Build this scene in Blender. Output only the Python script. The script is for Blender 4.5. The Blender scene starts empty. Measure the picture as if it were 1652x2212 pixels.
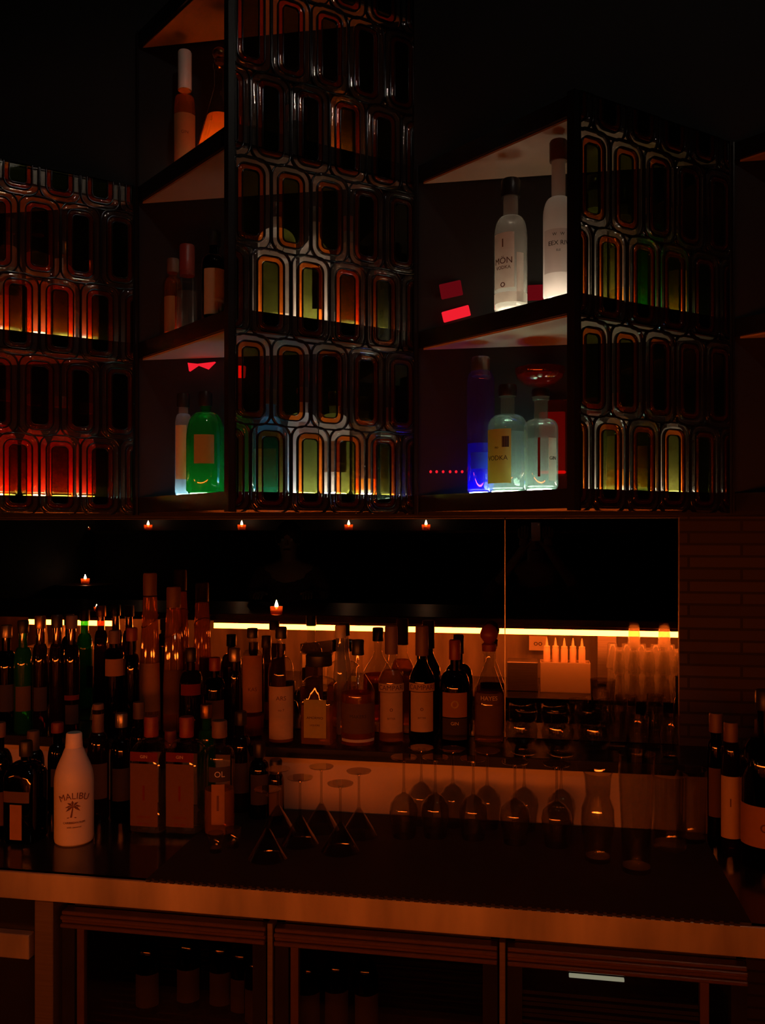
import bpy, math, random
from math import sin, cos, pi, atan2, radians as R_, sqrt, tan
from mathutils import Vector, Matrix
random.seed(7)
scn = bpy.context.scene
COL = scn.collection

# ------------------------------------------------------------------ camera
FPX = 1876.0; HZ = 1148.0; CX = 826.0; CAMZ = 1.73; YAW = R_(10)
cam_d = bpy.data.cameras.new('camera'); cam = bpy.data.objects.new('camera', cam_d); COL.objects.link(cam)
cam.location = (0, 0, CAMZ); cam.rotation_euler = (R_(90), 0, YAW)
cam_d.sensor_fit = 'HORIZONTAL'; cam_d.sensor_width = 36.0; cam_d.lens = 36.0*FPX/1652.0
cam_d.shift_y = (HZ-1106.0)/1652.0; cam_d.clip_start = 0.02
scn.camera = cam
FW = Vector((-sin(YAW), cos(YAW), 0)); RT = Vector((cos(YAW), sin(YAW), 0)); UP = Vector((0, 0, 1)); CO = Vector((0, 0, CAMZ))
def ray(px, py): return FW + RT*((px-CX)/FPX) + UP*((HZ-py)/FPX)
def at_Y(px, py, Y): d = ray(px, py); return CO + d*(Y/d.y)
def at_z(px, py, z): d = ray(px, py); return CO + d*((z-CAMZ)/d.z)
def depth(p): return (Vector(p)-CO).dot(FW)
MIR = 2.72                       # mirror plane on the back wall
def vm(p): return Vector((p[0], 2*MIR-p[1], p[2]))
def in_mirror(px, py, Y): return vm(at_Y(px, py, 2*MIR-Y))
def in_mirror_z(px, py, z): return vm(at_z(px, py, z))

# ------------------------------------------------------------------ materials
def nt(name):
    m = bpy.data.materials.new(name); m.use_nodes = True
    t = m.node_tree; t.nodes.clear(); o = t.nodes.new('ShaderNodeOutputMaterial'); return m, t, o
def solid(name, c, rough=.5, metal=0., spec=.5, noise=0., scale=20., bump=0., stretch=None):
    m, t, o = nt(name); b = t.nodes.new('ShaderNodeBsdfPrincipled')
    b.inputs['Roughness'].default_value = rough; b.inputs['Metallic'].default_value = metal
    b.inputs['Specular IOR Level'].default_value = spec
    b.inputs['Base Color'].default_value = (*c, 1)
    if noise or bump:
        tc = t.nodes.new('ShaderNodeTexCoord'); n = t.nodes.new('ShaderNodeTexNoise'); n.inputs['Scale'].default_value = scale
        n.inputs['Detail'].default_value = 4
        src = tc.outputs['Object']
        if stretch:
            mp = t.nodes.new('ShaderNodeMapping'); mp.inputs['Scale'].default_value = stretch
            t.links.new(src, mp.inputs[0]); src = mp.outputs[0]
        t.links.new(src, n.inputs['Vector'])
        if noise:
            r = t.nodes.new('ShaderNodeValToRGB')
            r.color_ramp.elements[0].color = (*[x*(1-noise) for x in c], 1); r.color_ramp.elements[1].color = (*[min(1, x*(1+noise)) for x in c], 1)
            r.color_ramp.elements[0].position = .3; r.color_ramp.elements[1].position = .7
            t.links.new(n.outputs[0], r.inputs[0]); t.links.new(r.outputs[0], b.inputs['Base Color'])
        if bump:
            bp = t.nodes.new('ShaderNodeBump'); bp.inputs['Strength'].default_value = bump; bp.inputs['Distance'].default_value = .01
            t.links.new(n.outputs[0], bp.inputs['Height']); t.links.new(bp.outputs[0], b.inputs['Normal'])
    t.links.new(b.outputs[0], o.inputs[0]); return m
def glass(name, c, scatter=0., sc=None, refl=.05, edge=.8, rough=.03):
    """thin-walled tinted glass: tinted transmission + Fresnel reflection + optional cloudiness"""
    m, t, o = nt(name); N = t.nodes.new
    tr = N('ShaderNodeBsdfTransparent'); tr.inputs[0].default_value = (*c, 1)
    body = tr.outputs[0]
    if scatter:
        sc = sc or c
        d = N('ShaderNodeBsdfDiffuse'); d.inputs[0].default_value = (*sc, 1)
        l = N('ShaderNodeBsdfTranslucent'); l.inputs[0].default_value = (*sc, 1)
        a = N('ShaderNodeMixShader'); a.inputs[0].default_value = .6; t.links.new(d.outputs[0], a.inputs[1]); t.links.new(l.outputs[0], a.inputs[2])
        b = N('ShaderNodeMixShader'); b.inputs[0].default_value = scatter; t.links.new(body, b.inputs[1]); t.links.new(a.outputs[0], b.inputs[2]); body = b.outputs[0]
    lw = N('ShaderNodeLayerWeight'); lw.inputs[0].default_value = .5
    p = N('ShaderNodeMath'); p.operation = 'POWER'; p.inputs[1].default_value = 4.; t.links.new(lw.outputs['Facing'], p.inputs[0])
    q = N('ShaderNodeMath'); q.operation = 'MULTIPLY_ADD'; q.inputs[1].default_value = edge; q.inputs[2].default_value = refl; t.links.new(p.outputs[0], q.inputs[0])
    g = N('ShaderNodeBsdfGlossy'); g.inputs['Roughness'].default_value = rough; g.inputs[0].default_value = (1, 1, 1, 1)
    mx = N('ShaderNodeMixShader'); t.links.new(q.outputs[0], mx.inputs[0]); t.links.new(body, mx.inputs[1]); t.links.new(g.outputs[0], mx.inputs[2])
    t.links.new(mx.outputs[0], o.inputs[0]); return m
def paper(name, c, tl=.35, noise=0.08):
    m, t, o = nt(name); N = t.nodes.new
    d = N('ShaderNodeBsdfDiffuse'); l = N('ShaderNodeBsdfTranslucent')
    tc = N('ShaderNodeTexCoord'); n = N('ShaderNodeTexNoise'); n.inputs['Scale'].default_value = 60; t.links.new(tc.outputs['Object'], n.inputs['Vector'])
    r = N('ShaderNodeValToRGB'); r.color_ramp.elements[0].color = (*[x*(1-noise) for x in c], 1); r.color_ramp.elements[1].color = (*[min(1, x*(1+noise)) for x in c], 1)
    t.links.new(n.outputs[0], r.inputs[0])
    for s in (d, l): t.links.new(r.outputs[0], s.inputs[0])
    a = N('ShaderNodeMixShader'); a.inputs[0].default_value = tl; t.links.new(d.outputs[0], a.inputs[1]); t.links.new(l.outputs[0], a.inputs[2])
    t.links.new(a.outputs[0], o.inputs[0]); return m
def glow(name, c, s):
    m, t, o = nt(name); e = t.nodes.new('ShaderNodeEmission'); e.inputs[0].default_value = (*c, 1); e.inputs[1].default_value = s
    t.links.new(e.outputs[0], o.inputs[0]); return m
def mirror_mat():
    m, t, o = nt('smoked_mirror'); g = t.nodes.new('ShaderNodeBsdfGlossy'); g.inputs[0].default_value = (.72, .70, .72, 1); g.inputs['Roughness'].default_value = .0
    t.links.new(g.outputs[0], o.inputs[0]); return m
def brick_mat():
    m, t, o = nt('dark_brick'); N = t.nodes.new
    b = N('ShaderNodeBsdfPrincipled'); b.inputs['Roughness'].default_value = .85
    tc = N('ShaderNodeTexCoord'); mp = N('ShaderNodeMapping'); mp.inputs['Rotation'].default_value = (R_(90), 0, 0)
    br = N('ShaderNodeTexBrick'); br.inputs['Color1'].default_value = (.050, .040, .040, 1); br.inputs['Color2'].default_value = (.072, .054, .052, 1); br.inputs['Mortar'].default_value = (.025, .022, .022, 1)
    br.inputs['Scale'].default_value = 1.; br.inputs['Brick Width'].default_value = .30; br.inputs['Row Height'].default_value = .036; br.inputs['Mortar Size'].default_value = .004
    t.links.new(tc.outputs['Object'], mp.inputs[0]); t.links.new(mp.outputs[0], br.inputs['Vector'])
    bp = N('ShaderNodeBump'); bp.inputs['Strength'].default_value = .6; bp.inputs['Distance'].default_value = .008; bp.invert = True
    t.links.new(br.outputs['Fac'], bp.inputs['Height']); t.links.new(br.outputs['Color'], b.inputs['Base Color']); t.links.new(bp.outputs[0], b.inputs['Normal'])
    t.links.new(b.outputs[0], o.inputs[0]); return m

M = {}
M['black'] = solid('black_lacquer', (.012, .011, .012), .25, noise=.3, scale=6)
M['black_matte'] = solid('matte_black_paint', (.010, .009, .010), .8, noise=.2, scale=5)
M['frame'] = solid('black_lattice_gloss', (.008, .007, .008), .12, noise=.2, scale=30)
M['cream_paint'] = solid('cream_shelf_paint', (.62, .50, .42), .55, noise=.05, scale=15)
M['stone'] = solid('black_granite', (.012, .012, .016), .16, noise=.5, scale=260)
M['steel'] = solid('brushed_steel', (.60, .56, .52), .40, .75, noise=.42, scale=3, stretch=(2.2, .3, .5))  # dark vertical bands in the steel colour imitate reflections along the counter edge
M['steel_dim'] = solid('worn_steel', (.20, .17, .15), .42, .7, noise=.12, scale=4, stretch=(2, 60, 60))
M['riser'] = solid('steel_riser', (.60, .50, .42), .5, .3, noise=.08, scale=6)
M['gasket'] = solid('bronze_door_rail', (.16, .10, .085), .34, .7, noise=.1, scale=30)
M['rubber'] = solid('black_rubber', (.01, .01, .01), .7, noise=.2)
M['brick'] = brick_mat()
M['mirror'] = mirror_mat()
M['dark_wall'] = solid('dark_plaster', (.03, .022, .022), .8, noise=.3, scale=4, bump=.2)
M['floor'] = solid('dark_floor_boards', (.03, .022, .018), .5, noise=.4, scale=3, stretch=(1, 12, 1))
M['wood'] = solid('dark_wood', (.07, .035, .02), .35, noise=.4, scale=5, stretch=(2, 16, 16))
M['barback'] = solid('bar_back_panel', (.17, .13, .09), .5, .1, noise=.6, scale=2.2, stretch=(3, 1, .6))
M['led'] = glow('amber_led', (1, .138, .012), 56)
M['fridge_led'] = glow('cabinet_led', (1, .95, .62), .22)
M['flame'] = glow('candle_flame', (1, .62, .30), 26)
M['wax'] = paper('candle_wax', (.9, .75, .55), .5)
M['red_glow'] = glow('bright_red_glow', (1, .015, .03), .85)  # string bulbs, plus glow added for red reflections and the carton
M['red_dim'] = glow('dim_red_glow', (1, .02, .04), .10)  # dim glow added for reflection cards and the carton core
M['spot'] = glow('spot_bulb', (1, .86, .70), 110)
# glass
M['clear'] = glass('clear_glass', (.93, .94, .92))
M['thin'] = glass('thin_drinking_glass', (.84, .84, .83), refl=.06, edge=.95)
M['frost'] = glass('frosted_white_glass', (.85, .85, .85), .82, (.92, .89, .86), rough=.3)
M['milk'] = glass('cloudy_clear_glass', (.88, .88, .85), .30, (.92, .90, .86))
M['ginglass'] = glass('green_tinted_clear_glass', (.78, .90, .82), .08, (.8, .95, .85))
M['green'] = glass('green_bottle_glass', (.05, .45, .14), .30, (.05, .5, .16))
M['bluegl'] = glass('blue_bottle_glass', (.25, .35, .95), .10, (.1, .2, .9))
M['violet'] = glass('violet_tinted_glass', (.68, .52, .92), .10, (.4, .2, .8))
M['cyan'] = glass('cyan_glass', (.35, .75, .95), .30, (.25, .7, .95))
M['amber'] = glass('amber_glass', (.85, .45, .13), .12, (.9, .4, .1))
M['brown'] = glass('brown_bottle_glass', (.16, .07, .03), .05, (.2, .08, .03))
M['darkgl'] = glass('near_black_bottle_glass', (.05, .045, .05), .05, (.03, .03, .035))
M['redgl'] = glass('red_glass', (.7, .10, .05), .10, (.6, .07, .03))
M['votive'] = glass('orange_votive_glass', (.9, .35, .12), .4, (1, .35, .1))
M['liq_water'] = glass('clear_spirit', (.93, .95, .94), .06, (.9, .95, .92), refl=.02, edge=.3)
M['liq_blue'] = glass('blue_liqueur', (.02, .08, .9), .40, (.02, .12, 1.0), refl=.02, edge=.3)
M['liq_amber'] = glass('amber_spirit', (.85, .32, .05), .25, (.95, .32, .05), refl=.02, edge=.3)
M['liq_red'] = glass('orange_red_aperitif', (.9, .16, .04), .45, (1., .17, .04), refl=.02, edge=.3)
M['liq_gold'] = glass('golden_liqueur', (.9, .55, .10), .30, (.95, .55, .08), refl=.02, edge=.3)
# lattice glass
M['l_clear'] = glass('lattice_pale_glass', (.93, .90, .86), .03, (.7, .62, .55), refl=.085, edge=.25, rough=.03)
M['l_amber'] = glass('lattice_amber_glass', (.93, .44, .13), .05, (.9, .25, .04), refl=.06, edge=.2, rough=.03)
M['l_green'] = glass('lattice_olive_glass', (.38, .40, .17), .02, (.1, .14, .03), refl=.03, edge=.2, rough=.03)
# papers, caps
M['p_white'] = paper('white_label', (.88, .86, .83), .6); M['p_khaki'] = paper('khaki_label', (.50, .46, .17), .5); M['pint'] = glass('cloudy_pint_glass', (.85, .85, .82), .22, (.95, .9, .8)); M['p_frost'] = glass('frosted_print_area', (.9, .9, .9), .6, (.95, .93, .92), refl=.02, edge=.1); M['p_cream'] = paper('cream_label', (.80, .68, .50)); M['p_tan'] = paper('tan_label', (.62, .46, .26))
M['p_orange'] = paper('orange_label', (.44, .24, .10)); M['p_dark'] = paper('dark_label', (.06, .05, .05), .1); M['p_gold'] = paper('yellow_label', (.98, .90, .25), .8)
M['p_brown'] = paper('brown_label', (.17, .11, .07)); M['p_red'] = paper('red_label', (.22, .04, .03)); M['p_blue'] = paper('blue_label', (.06, .14, .8), .6)
M['p_green'] = paper('green_gold_label', (.45, .40, .14))
M['ink'] = solid('black_ink', (.02, .018, .018), .6); M['ink_white'] = paper('white_ink', (.85, .8, .72)); M['ink_brown'] = solid('brown_ink', (.12, .05, .03), .7)
M['c_black'] = solid('black_cap', (.015, .015, .015), .35); M['c_red'] = solid('red_cap', (.20, .035, .025), .4); M['c_white'] = solid('white_cap', (.72, .66, .6), .4)
M['c_silver'] = solid('silver_cap', (.35, .34, .32), .3, .9); M['c_gold'] = solid('gold_cap', (.45, .28, .1), .3, .9); M['c_brown'] = solid('brown_cap', (.15, .085, .055), .5)
M['c_cork'] = solid('cork_stopper', (.55, .36, .2), .8, noise=.2, scale=90)
M['malibu'] = solid('opaque_white_bottle', (.60, .56, .52), .38, noise=.04, scale=10)
M['plastic'] = solid('cream_plastic', (.75, .62, .45), .5); M['straw'] = solid('orange_knife_plastic', (.8, .4, .1), .5)
M['shirt'] = solid('dark_plum_shirt', (.10, .055, .06), .9, noise=.2, scale=30); M['skin'] = solid('skin', (.42, .24, .17), .55); M['hair'] = solid('dark_hair', (.02, .014, .01), .6)
M['phone'] = solid('phone_black', (.015, .015, .017), .2)

# ------------------------------------------------------------------ object helpers
def mobj(name, vf, mat, parent=None, smooth=False, loc=None):
    v, f = vf; me = bpy.data.meshes.new(name); me.from_pydata([tuple(x) for x in v], [], f)
    import bmesh
    bm = bmesh.new(); bm.from_mesh(me); bmesh.ops.recalc_face_normals(bm, faces=bm.faces); bm.to_mesh(me); bm.free()
    me.materials.append(M[mat] if isinstance(mat, str) else mat)
    if smooth:
        me.polygons.foreach_set('use_smooth', [True]*len(me.polygons))
        try: me.set_sharp_from_angle(angle=R_(40))
        except Exception: pass
    o = bpy.data.objects.new(name, me); COL.objects.link(o)
    if parent: o.parent = parent
    if loc is not None: o.location = loc
    return o
def tag(o, label, cat, group=None):
    o['label'] = label; o['category'] = cat
    if group: o['group'] = group
    return o
def thing(name, label, cat, loc=(0, 0, 0), rz=0, group=None):
    o = bpy.data.objects.new(name, None); COL.objects.link(o); o.location = loc; o.rotation_euler = (0, 0, rz); o.empty_display_size = .05
    return tag(o, label, cat, group)
def struct(o): o['kind'] = 'structure'; return o
def join(*vfs):
    V = []; F = []
    for v, f in vfs:
        n = len(V); V += [tuple(x) for x in v]; F += [tuple(i+n for i in a) for a in f]
    return V, F
def box(x0, x1, y0, y1, z0, z1):
    v = [(x, y, z) for x in (x0, x1) for y in (y0, y1) for z in (z0, z1)]
    return v, [(0, 1, 3, 2), (4, 6, 7, 5), (0, 4, 5, 1), (2, 3, 7, 6), (0, 2, 6, 4), (1, 5, 7, 3)]
def cbox(c, s): return box(c[0]-s[0]/2, c[0]+s[0]/2, c[1]-s[1]/2, c[1]+s[1]/2, c[2]-s[2]/2, c[2]+s[2]/2)
def bbox(x0, x1, y0, y1, z0, z1, b=.003):
    """box with bevelled vertical and horizontal edges"""
    V = []; F = []
    for z, i in ((z0, b), (z0+b, 0), (z1-b, 0), (z1, b)):
        for (x, y) in ((x0+b+i*0, y0+i), (x1-b, y0+i), (x1-i, y0+b), (x1-i, y1-b), (x1-b, y1-i), (x0+b, y1-i), (x0+i, y1-b), (x0+i, y0+b)): V.append((x, y, z))
    for k in range(3):
        for j in range(8): a = k*8+j; c = k*8+(j+1) % 8; F.append((a, c, c+8, a+8))
    F.append(tuple(range(7, -1, -1))); F.append(tuple(range(24, 32))); return V, F
def prism(poly, z0, z1):
    n = len(poly); V = [(x, y, z0) for x, y in poly]+[(x, y, z1) for x, y in poly]
    F = [tuple(range(n-1, -1, -1)), tuple(range(n, 2*n))]+[(i, (i+1) % n, (i+1) % n+n, i+n) for i in range(n)]
    return V, F
def se(a, p, rot=0.):
    if p == 2: return 1.
    a = a-rot; return 1./((abs(cos(a))**p+abs(sin(a))**p)**(1./p))
def lathe(prof, n=32, sq=2, sqtop=1e9, blend=.02, cap0=True, cap1=False, rot=0., flat=1., flute=0., nfl=12):
    """revolve [(r,z)]; below z=sqtop the section is a superellipse of power sq; flute = vertical ribs"""
    V = []; F = []
    for r, z in prof:
        w = 1. if z <= sqtop else max(0., 1-(z-sqtop)/blend)
        for i in range(n):
            a = 2*pi*i/n; k = 1+(se(a, sq, rot)-1)*w
            k *= 1+flute*abs(sin(a*nfl/2)); V.append((r*k*cos(a), r*k*sin(a)*(1+(flat-1)*w), z))
    for j in range(len(prof)-1):
        for i in range(n): a = j*n+i; b = j*n+(i+1) % n; F.append((a, b, b+n, a+n))
    if cap0: F.append(tuple(range(n-1, -1, -1)))
    if cap1: F.append(tuple(range((len(prof)-1)*n, len(prof)*n)))
    return V, F
def tube(pts, r, n=8):
    V = []; F = []; pts = [Vector(p) for p in pts]
    for i, p in enumerate(pts):
        t = (pts[min(i+1, len(pts)-1)]-pts[max(i-1, 0)]).normalized(); u = t.orthogonal().normalized(); w = t.cross(u)
        if i and (V0 is not None): u = (V0-t*V0.dot(t)).normalized(); w = t.cross(u)
        V0 = u; rr = r[i] if isinstance(r, (list, tuple)) else r
        for k in range(n): a = 2*pi*k/n; V.append(tuple(p+u*rr*cos(a)+w*rr*sin(a)))
    for j in range(len(pts)-1):
        for k in range(n): a = j*n+k; b = j*n+(k+1) % n; F.append((a, b, b+n, a+n))
    F.append(tuple(range(n-1, -1, -1))); F.append(tuple(range((len(pts)-1)*n, len(pts)*n))); return V, F
def dup(root, loc, label=None, group=None, rz=None):
    r = root.copy(); COL.objects.link(r); r.location = loc
    if rz is not None: r.rotation_euler = (0, 0, rz)
    if label: r['label'] = label
    if group: r['group'] = group
    for ch in list(root.children):
        c = ch.copy(); COL.objects.link(c); c.parent = r
        for g in ch.children: d = g.copy(); COL.objects.link(d); d.parent = c
    return r
_dg = None
def text_vf(s, size, arc=0.):
    cu = bpy.data.curves.new('lettering', 'FONT'); cu.body = s; cu.size = size; cu.align_x = 'CENTER'; cu.align_y = 'CENTER'; cu.extrude = .0003; cu.resolution_u = 3
    ob = bpy.data.objects.new('lettering', cu); COL.objects.link(ob)
    dg = bpy.context.evaluated_depsgraph_get(); me = ob.evaluated_get(dg).to_mesh()
    V = [tuple(v.co) for v in me.vertices]; F = [tuple(p.vertices) for p in me.polygons]
    ob.evaluated_get(dg).to_mesh_clear(); bpy.data.objects.remove(ob); bpy.data.curves.remove(cu)
    if arc: V = [((arc+y)*sin(x/arc), (arc+y)*cos(x/arc)-arc, z) for x, y, z in V]
    return V, F
def wrap(vf, rad, a0, z, sq=2, rot=0.):
    V, F = vf; O = []
    for x, y, d in V:
        a = a0+x/rad; k = rad*se(a, sq, rot)+d; O.append((k*cos(a), k*sin(a), z+y))
    return O, F
def patch(rad, a0, ha, z0, z1, th=.0006, n=14, sq=2, rot=0., r1=None):
    V = []; F = []; r1 = r1 or rad
    for i in range(n+1):
        a = a0-ha+2*ha*i/n; k = se(a, sq, rot)
        for q, z, rr in ((0, z0, rad), (0, z1, r1), (th, z0, rad), (th, z1, r1)): V.append(((rr+q)*k*cos(a), (rr+q)*k*sin(a), z))
    for i in range(n):
        a = 4*i; b = a+4; F += [(a+2, b+2, b+3, a+3), (a, a+1, b+1, b), (a, b, b+2, a+2), (a+1, a+3, b+3, b+1)]
    F += [(0, 2, 3, 1), (4*n, 4*n+1, 4*n+3, 4*n+2)]; return V, F

# ------------------------------------------------------------------ bottles
def bprof(H, r, nr, bh, sh, style):
    P = [(r*.80, .003), (r*.9, .0), (r, .008)]
    if style == 'taper': P = [(r*.9, 0), (r, .006)]
    P.append((r, bh*H*.6)); P.append((r, bh*H))
    for i in range(1, 9):
        t = i/8.
        if style == 'cone': rr = r+(nr-r)*t; zz = bh+(sh-bh)*t
        elif style == 'ogee': rr = nr+(r-nr)*(.5+.5*cos(pi*t)); zz = bh+(sh-bh)*t
        else: rr = nr+(r-nr)*cos(t*pi/2)**.8; zz = bh+(sh-bh)*sin(t*pi/2)
        P.append((rr, zz*H))
    P += [(nr, H-.030), (nr*1.22, H-.028), (nr*1.22, H-.016), (nr, H-.014), (nr*.96, H-.006)]
    return P
def bottle(label, loc, H, r, nr=.0135, bh=.58, sh=.76, style='round', gl='clear', liq=None, lv=.5, cap='c_black', caph=.04, capr=None, labs=(), sq=2, group=None, name='bottle', cat='bottle', n=32, flute=0., stopper=None, flat=1.):
    t = thing(name, label, cat, loc, 0, group)
    a0 = atan2(-loc[1], -loc[0]); rot = 0.
    if sq != 2: a0 = -pi/2
    P = bprof(H, r, nr, bh, sh, style)
    mobj('glass_body', lathe(P, n, sq, bh*H, (sh-bh)*H*.8, flute=flute), gl, t, True)
    if liq:
        L = lv*H; Q = [(rr-.0025, max(z, .006)) for rr, z in P if z < L-.002 and rr > .003]; Q[0] = (Q[0][0], .006)
        rl = r-.0025
        if L > bh*H:
            rl = [a for a in P if a[1] >= L][0][0]-.002
        Q.append((max(rl, .004), L))
        mobj('liquid', lathe(Q, n, sq, bh*H, (sh-bh)*H*.8, cap1=True), liq, t, True)
    if cap:
        cr = capr or nr*1.3
        if stopper == 'ball': pr = [(nr*.8, H-.012), (nr, H-.004)]+[(cr*sin(pi*i/8+.25)+.001, H+cr*.8-cr*.9*cos(pi*i/8+.25)) for i in range(0, 7)]
        elif stopper == 'bulb': pr = [(nr*1.3, H-.02), (nr*1.4, H), (nr*.9, H+.006), (cr, H+.022), (cr*1.05, H+.034), (cr*.8, H+.052), (.006, H+.062)]
        else: pr = [(cr*.98, H-caph), (cr, H-caph+.002), (cr, H-.004), (cr*.9, H)]
        mobj('cap', lathe(pr, 20, cap1=True), cap, t, True)
    for L in labs:
        z0, z1, ha, mt = L[:4]; off = L[4] if len(L) > 4 else 0; tx = L[5] if len(L) > 5 else None
        aa = a0+R_(off)
        lp = mobj('label', patch(r+.0006, aa, R_(ha), z0*H, z1*H, sq=sq), mt, t, True)
        if tx:
            for (s, size, zf, ink, arc) in tx:
                mobj('lettering', wrap(text_vf(s, size, arc), r+.0014, aa, zf*H, sq), ink, lp)
    return t
def pxb(px, ybase, ytop, w, z0, Y=None):
    """location, height and radius of an upright thing standing at height z0"""
    p = at_z(px, ybase, z0) if Y is None else at_Y(px, ybase, Y)
    p.z = z0; d = depth(p); return p, (HZ-ytop)*d/FPX+CAMZ-z0, w*d/FPX/2

# ------------------------------------------------------------------ room shell
def wallbox(name, b, mat): return struct(mobj(name, box(*b), mat))
wallbox('floor', (-5.2, 3.2, -4.2, 3.0, -.1, 0), 'floor')
wallbox('ceiling', (-5.2, 3.2, -4.2, 3.0, 4.2, 4.3), 'black_matte')
XE = at_Y(1467, 1300, MIR).x                         # right-hand edge of the mirror
wallbox('wall_back', (-5.2, XE, 2.735, 2.95, 0, 1.774), 'black_matte')
wallbox('wall_brick', (XE, 3.2, 2.715, 2.95, 0, 1.774), 'brick')
wallbox('wall_upper', (-5.2, 3.2, 2.395, 2.95, 1.774, 4.2), 'black_matte')
wallbox('wall_left', (-5.3, -5.2, -4.2, 3.0, 0, 4.2), 'dark_wall')
wallbox('wall_right', (3.2, 3.3, -4.2, 3.0, 0, 4.2), 'dark_wall')
wallbox('wall_front', (-5.2, 3.2, -4.3, -4.2, 0, 4.2), 'dark_wall')
# mirror panels (one seam, thin bright joint)
XS = at_Y(1090.5, 1300, MIR).x
mt = thing('wall_mirror', 'long smoked mirror behind the bottles, ending at the brick wall', 'mirror', (0, MIR, 0))
for (a, b) in ((-4.2, XS-.0015), (XS+.0015, XE-.003)):
    mobj('mirror_panel', box(a, b, 0, .012, 1.092, 1.772), 'mirror', mt)
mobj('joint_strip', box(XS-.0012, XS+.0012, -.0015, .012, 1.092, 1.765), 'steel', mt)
mobj('edge_trim', box(XE-.0028, XE-.0003, -.004, .012, 1.092, 1.772), 'steel_dim', mt)

# ------------------------------------------------------------------ saw-tooth shelf towers with lattice fronts
PER = .829; CX1 = -.742; HALF = .4145; YN = 2.04; YW = 2.393
SH = [.10, .554, 1.0135]           # shelf tops above the camera
TH = .052
ROWS = [.048+.2205*k for k in range(8)]
def rrect(cx, cy, hw, hh, r, n=7):
    P = []
    for (sx, sy, a0) in ((1, 1, 0), (-1, 1, 90), (-1, -1, 180), (1, -1, 270)):
        for i in range(n):
            a = R_(a0+90.*i/(n-1)); P.append((cx+sx*(hw-r)+r*cos(a), cy+sy*(hh-r)+r*sin(a)))
    return P
def ring(cx, cy, hw, hh, r, w, d0, d1, clip, k=5):
    """closed ring, half-round front: offset loops; returns verts (u,v,depth) and faces"""
    sec = []
    b = min(.0022, w*.35)
    if w > .008: sec = [(0, d0), (0, d1-.0050), (w*.07, d1-.0027), (w*.20, d1-.0010), (w*.38, d1-.0001), (w*.62, d1-.0001), (w*.80, d1-.0010), (w*.93, d1-.0027), (w, d1-.0050), (w, d0)]
    else: sec = [(0, d0), (0, d1-b), (b*.35, d1-b*.35), (b, d1), (w-b, d1), (w-b*.35, d1-b*.35), (w, d1-b), (w, d0)]
    V = []; F = []; m = len(sec)
    loops = [rrect(cx, cy, hw-o, hh-o, max(r-o, .002)) for o, _ in sec]; n = len(loops[0])
    for (o, d), lp in zip(sec, loops):
        for (u, v) in lp: V.append((min(max(u, clip[0]), clip[1]), min(max(v, clip[2]), clip[3]), d))
    for j in range(m):
        for i in range(n):
            a = j*n+i; b = j*n+(i+1) % n; c = ((j+1) % m)*n+(i+1) % n; e = ((j+1) % m)*n+i
            P = [V[x] for x in (a, b, c, e)]
            if max(p[0] for p in P)-min(p[0] for p in P) < 1e-6 or max(p[1] for p in P)-min(p[1] for p in P) < 1e-6:
                if j != m-1 and (max(p[0] for p in P)-min(p[0] for p in P) < 1e-6 and (P[0][0] in clip[:2])): pass
            F.append((a, b, c, e))
    return V, F
def plate(cx, cy, hw, hh, r, d0, d1, clip):
    lp = [(min(max(u, clip[0]), clip[1]), min(max(v, clip[2]), clip[3])) for u, v in rrect(cx, cy, hw, hh, r)]; n = len(lp)
    V = [(u, v, d0) for u, v in lp]+[(u, v, d1) for u, v in lp]
    return V, [tuple(range(n)), tuple(range(2*n-1, n-1, -1))]+[(i, (i+1) % n, (i+1) % n+n, i+n) for i in range(n)]
LEN = sqrt(HALF**2+(YW-YN)**2); DX = HALF/LEN; DY = (YW-YN)/LEN
def lattice(h0, h1, clipu=(.012, LEN-.012)):
    clip = (clipu[0], clipu[1], h0, h1); out = {'frame': [], 'l_clear': [], 'l_amber': [], 'l_green': []}
    hp = .055
    for k in range(len(ROWS)-1):
        a, b = ROWS[k], ROWS[k+1]
        if b <= h0+.004 or a >= h1-.004: continue
        off = .054 if k % 2 == 0 else .0; cy = (a+b)/2; hh = (b-a)/2+.004
        for i in range(-1, 6):
            cx = off+.11*i+.055
            if cx+hp <= clipu[0]+.006 or cx-hp >= clipu[1]-.006: continue
            z = .002*((i+k) % 2)
            out['frame'].append(ring(cx, cy, hp+.0005, hh, .034, .0040, -.003, .007+z, clip))
            out['l_clear'].append(ring(cx, cy, hp-.0036, hh-.0041, .031, .0132, -.002, .006+z, clip))
            out['frame'].append(ring(cx, cy, hp-.0168, hh-.0173, .024, .0034, -.003, .006+z, clip))
            out['l_amber'].append(ring(cx, cy, hp-.0203, hh-.0208, .021, .0115, -.002, .005+z, clip))
            out['frame'].append(ring(cx, cy, hp-.0318, hh-.0323, .013, .0022, -.002, .004+z, clip))
            out['l_green'].append(plate(cx, cy, hp-.0338, hh-.0343, .012, -.001, .002, clip))
    return {k: join(*v) for k, v in out.items()}
def facemap(vf, cx):
    V, F = vf; nx, ny = DY, -DX
    return [(cx+DX*u+nx*d, YN+DY*u+ny*d, h) for u, h, d in V], F
_latc = {}
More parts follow.
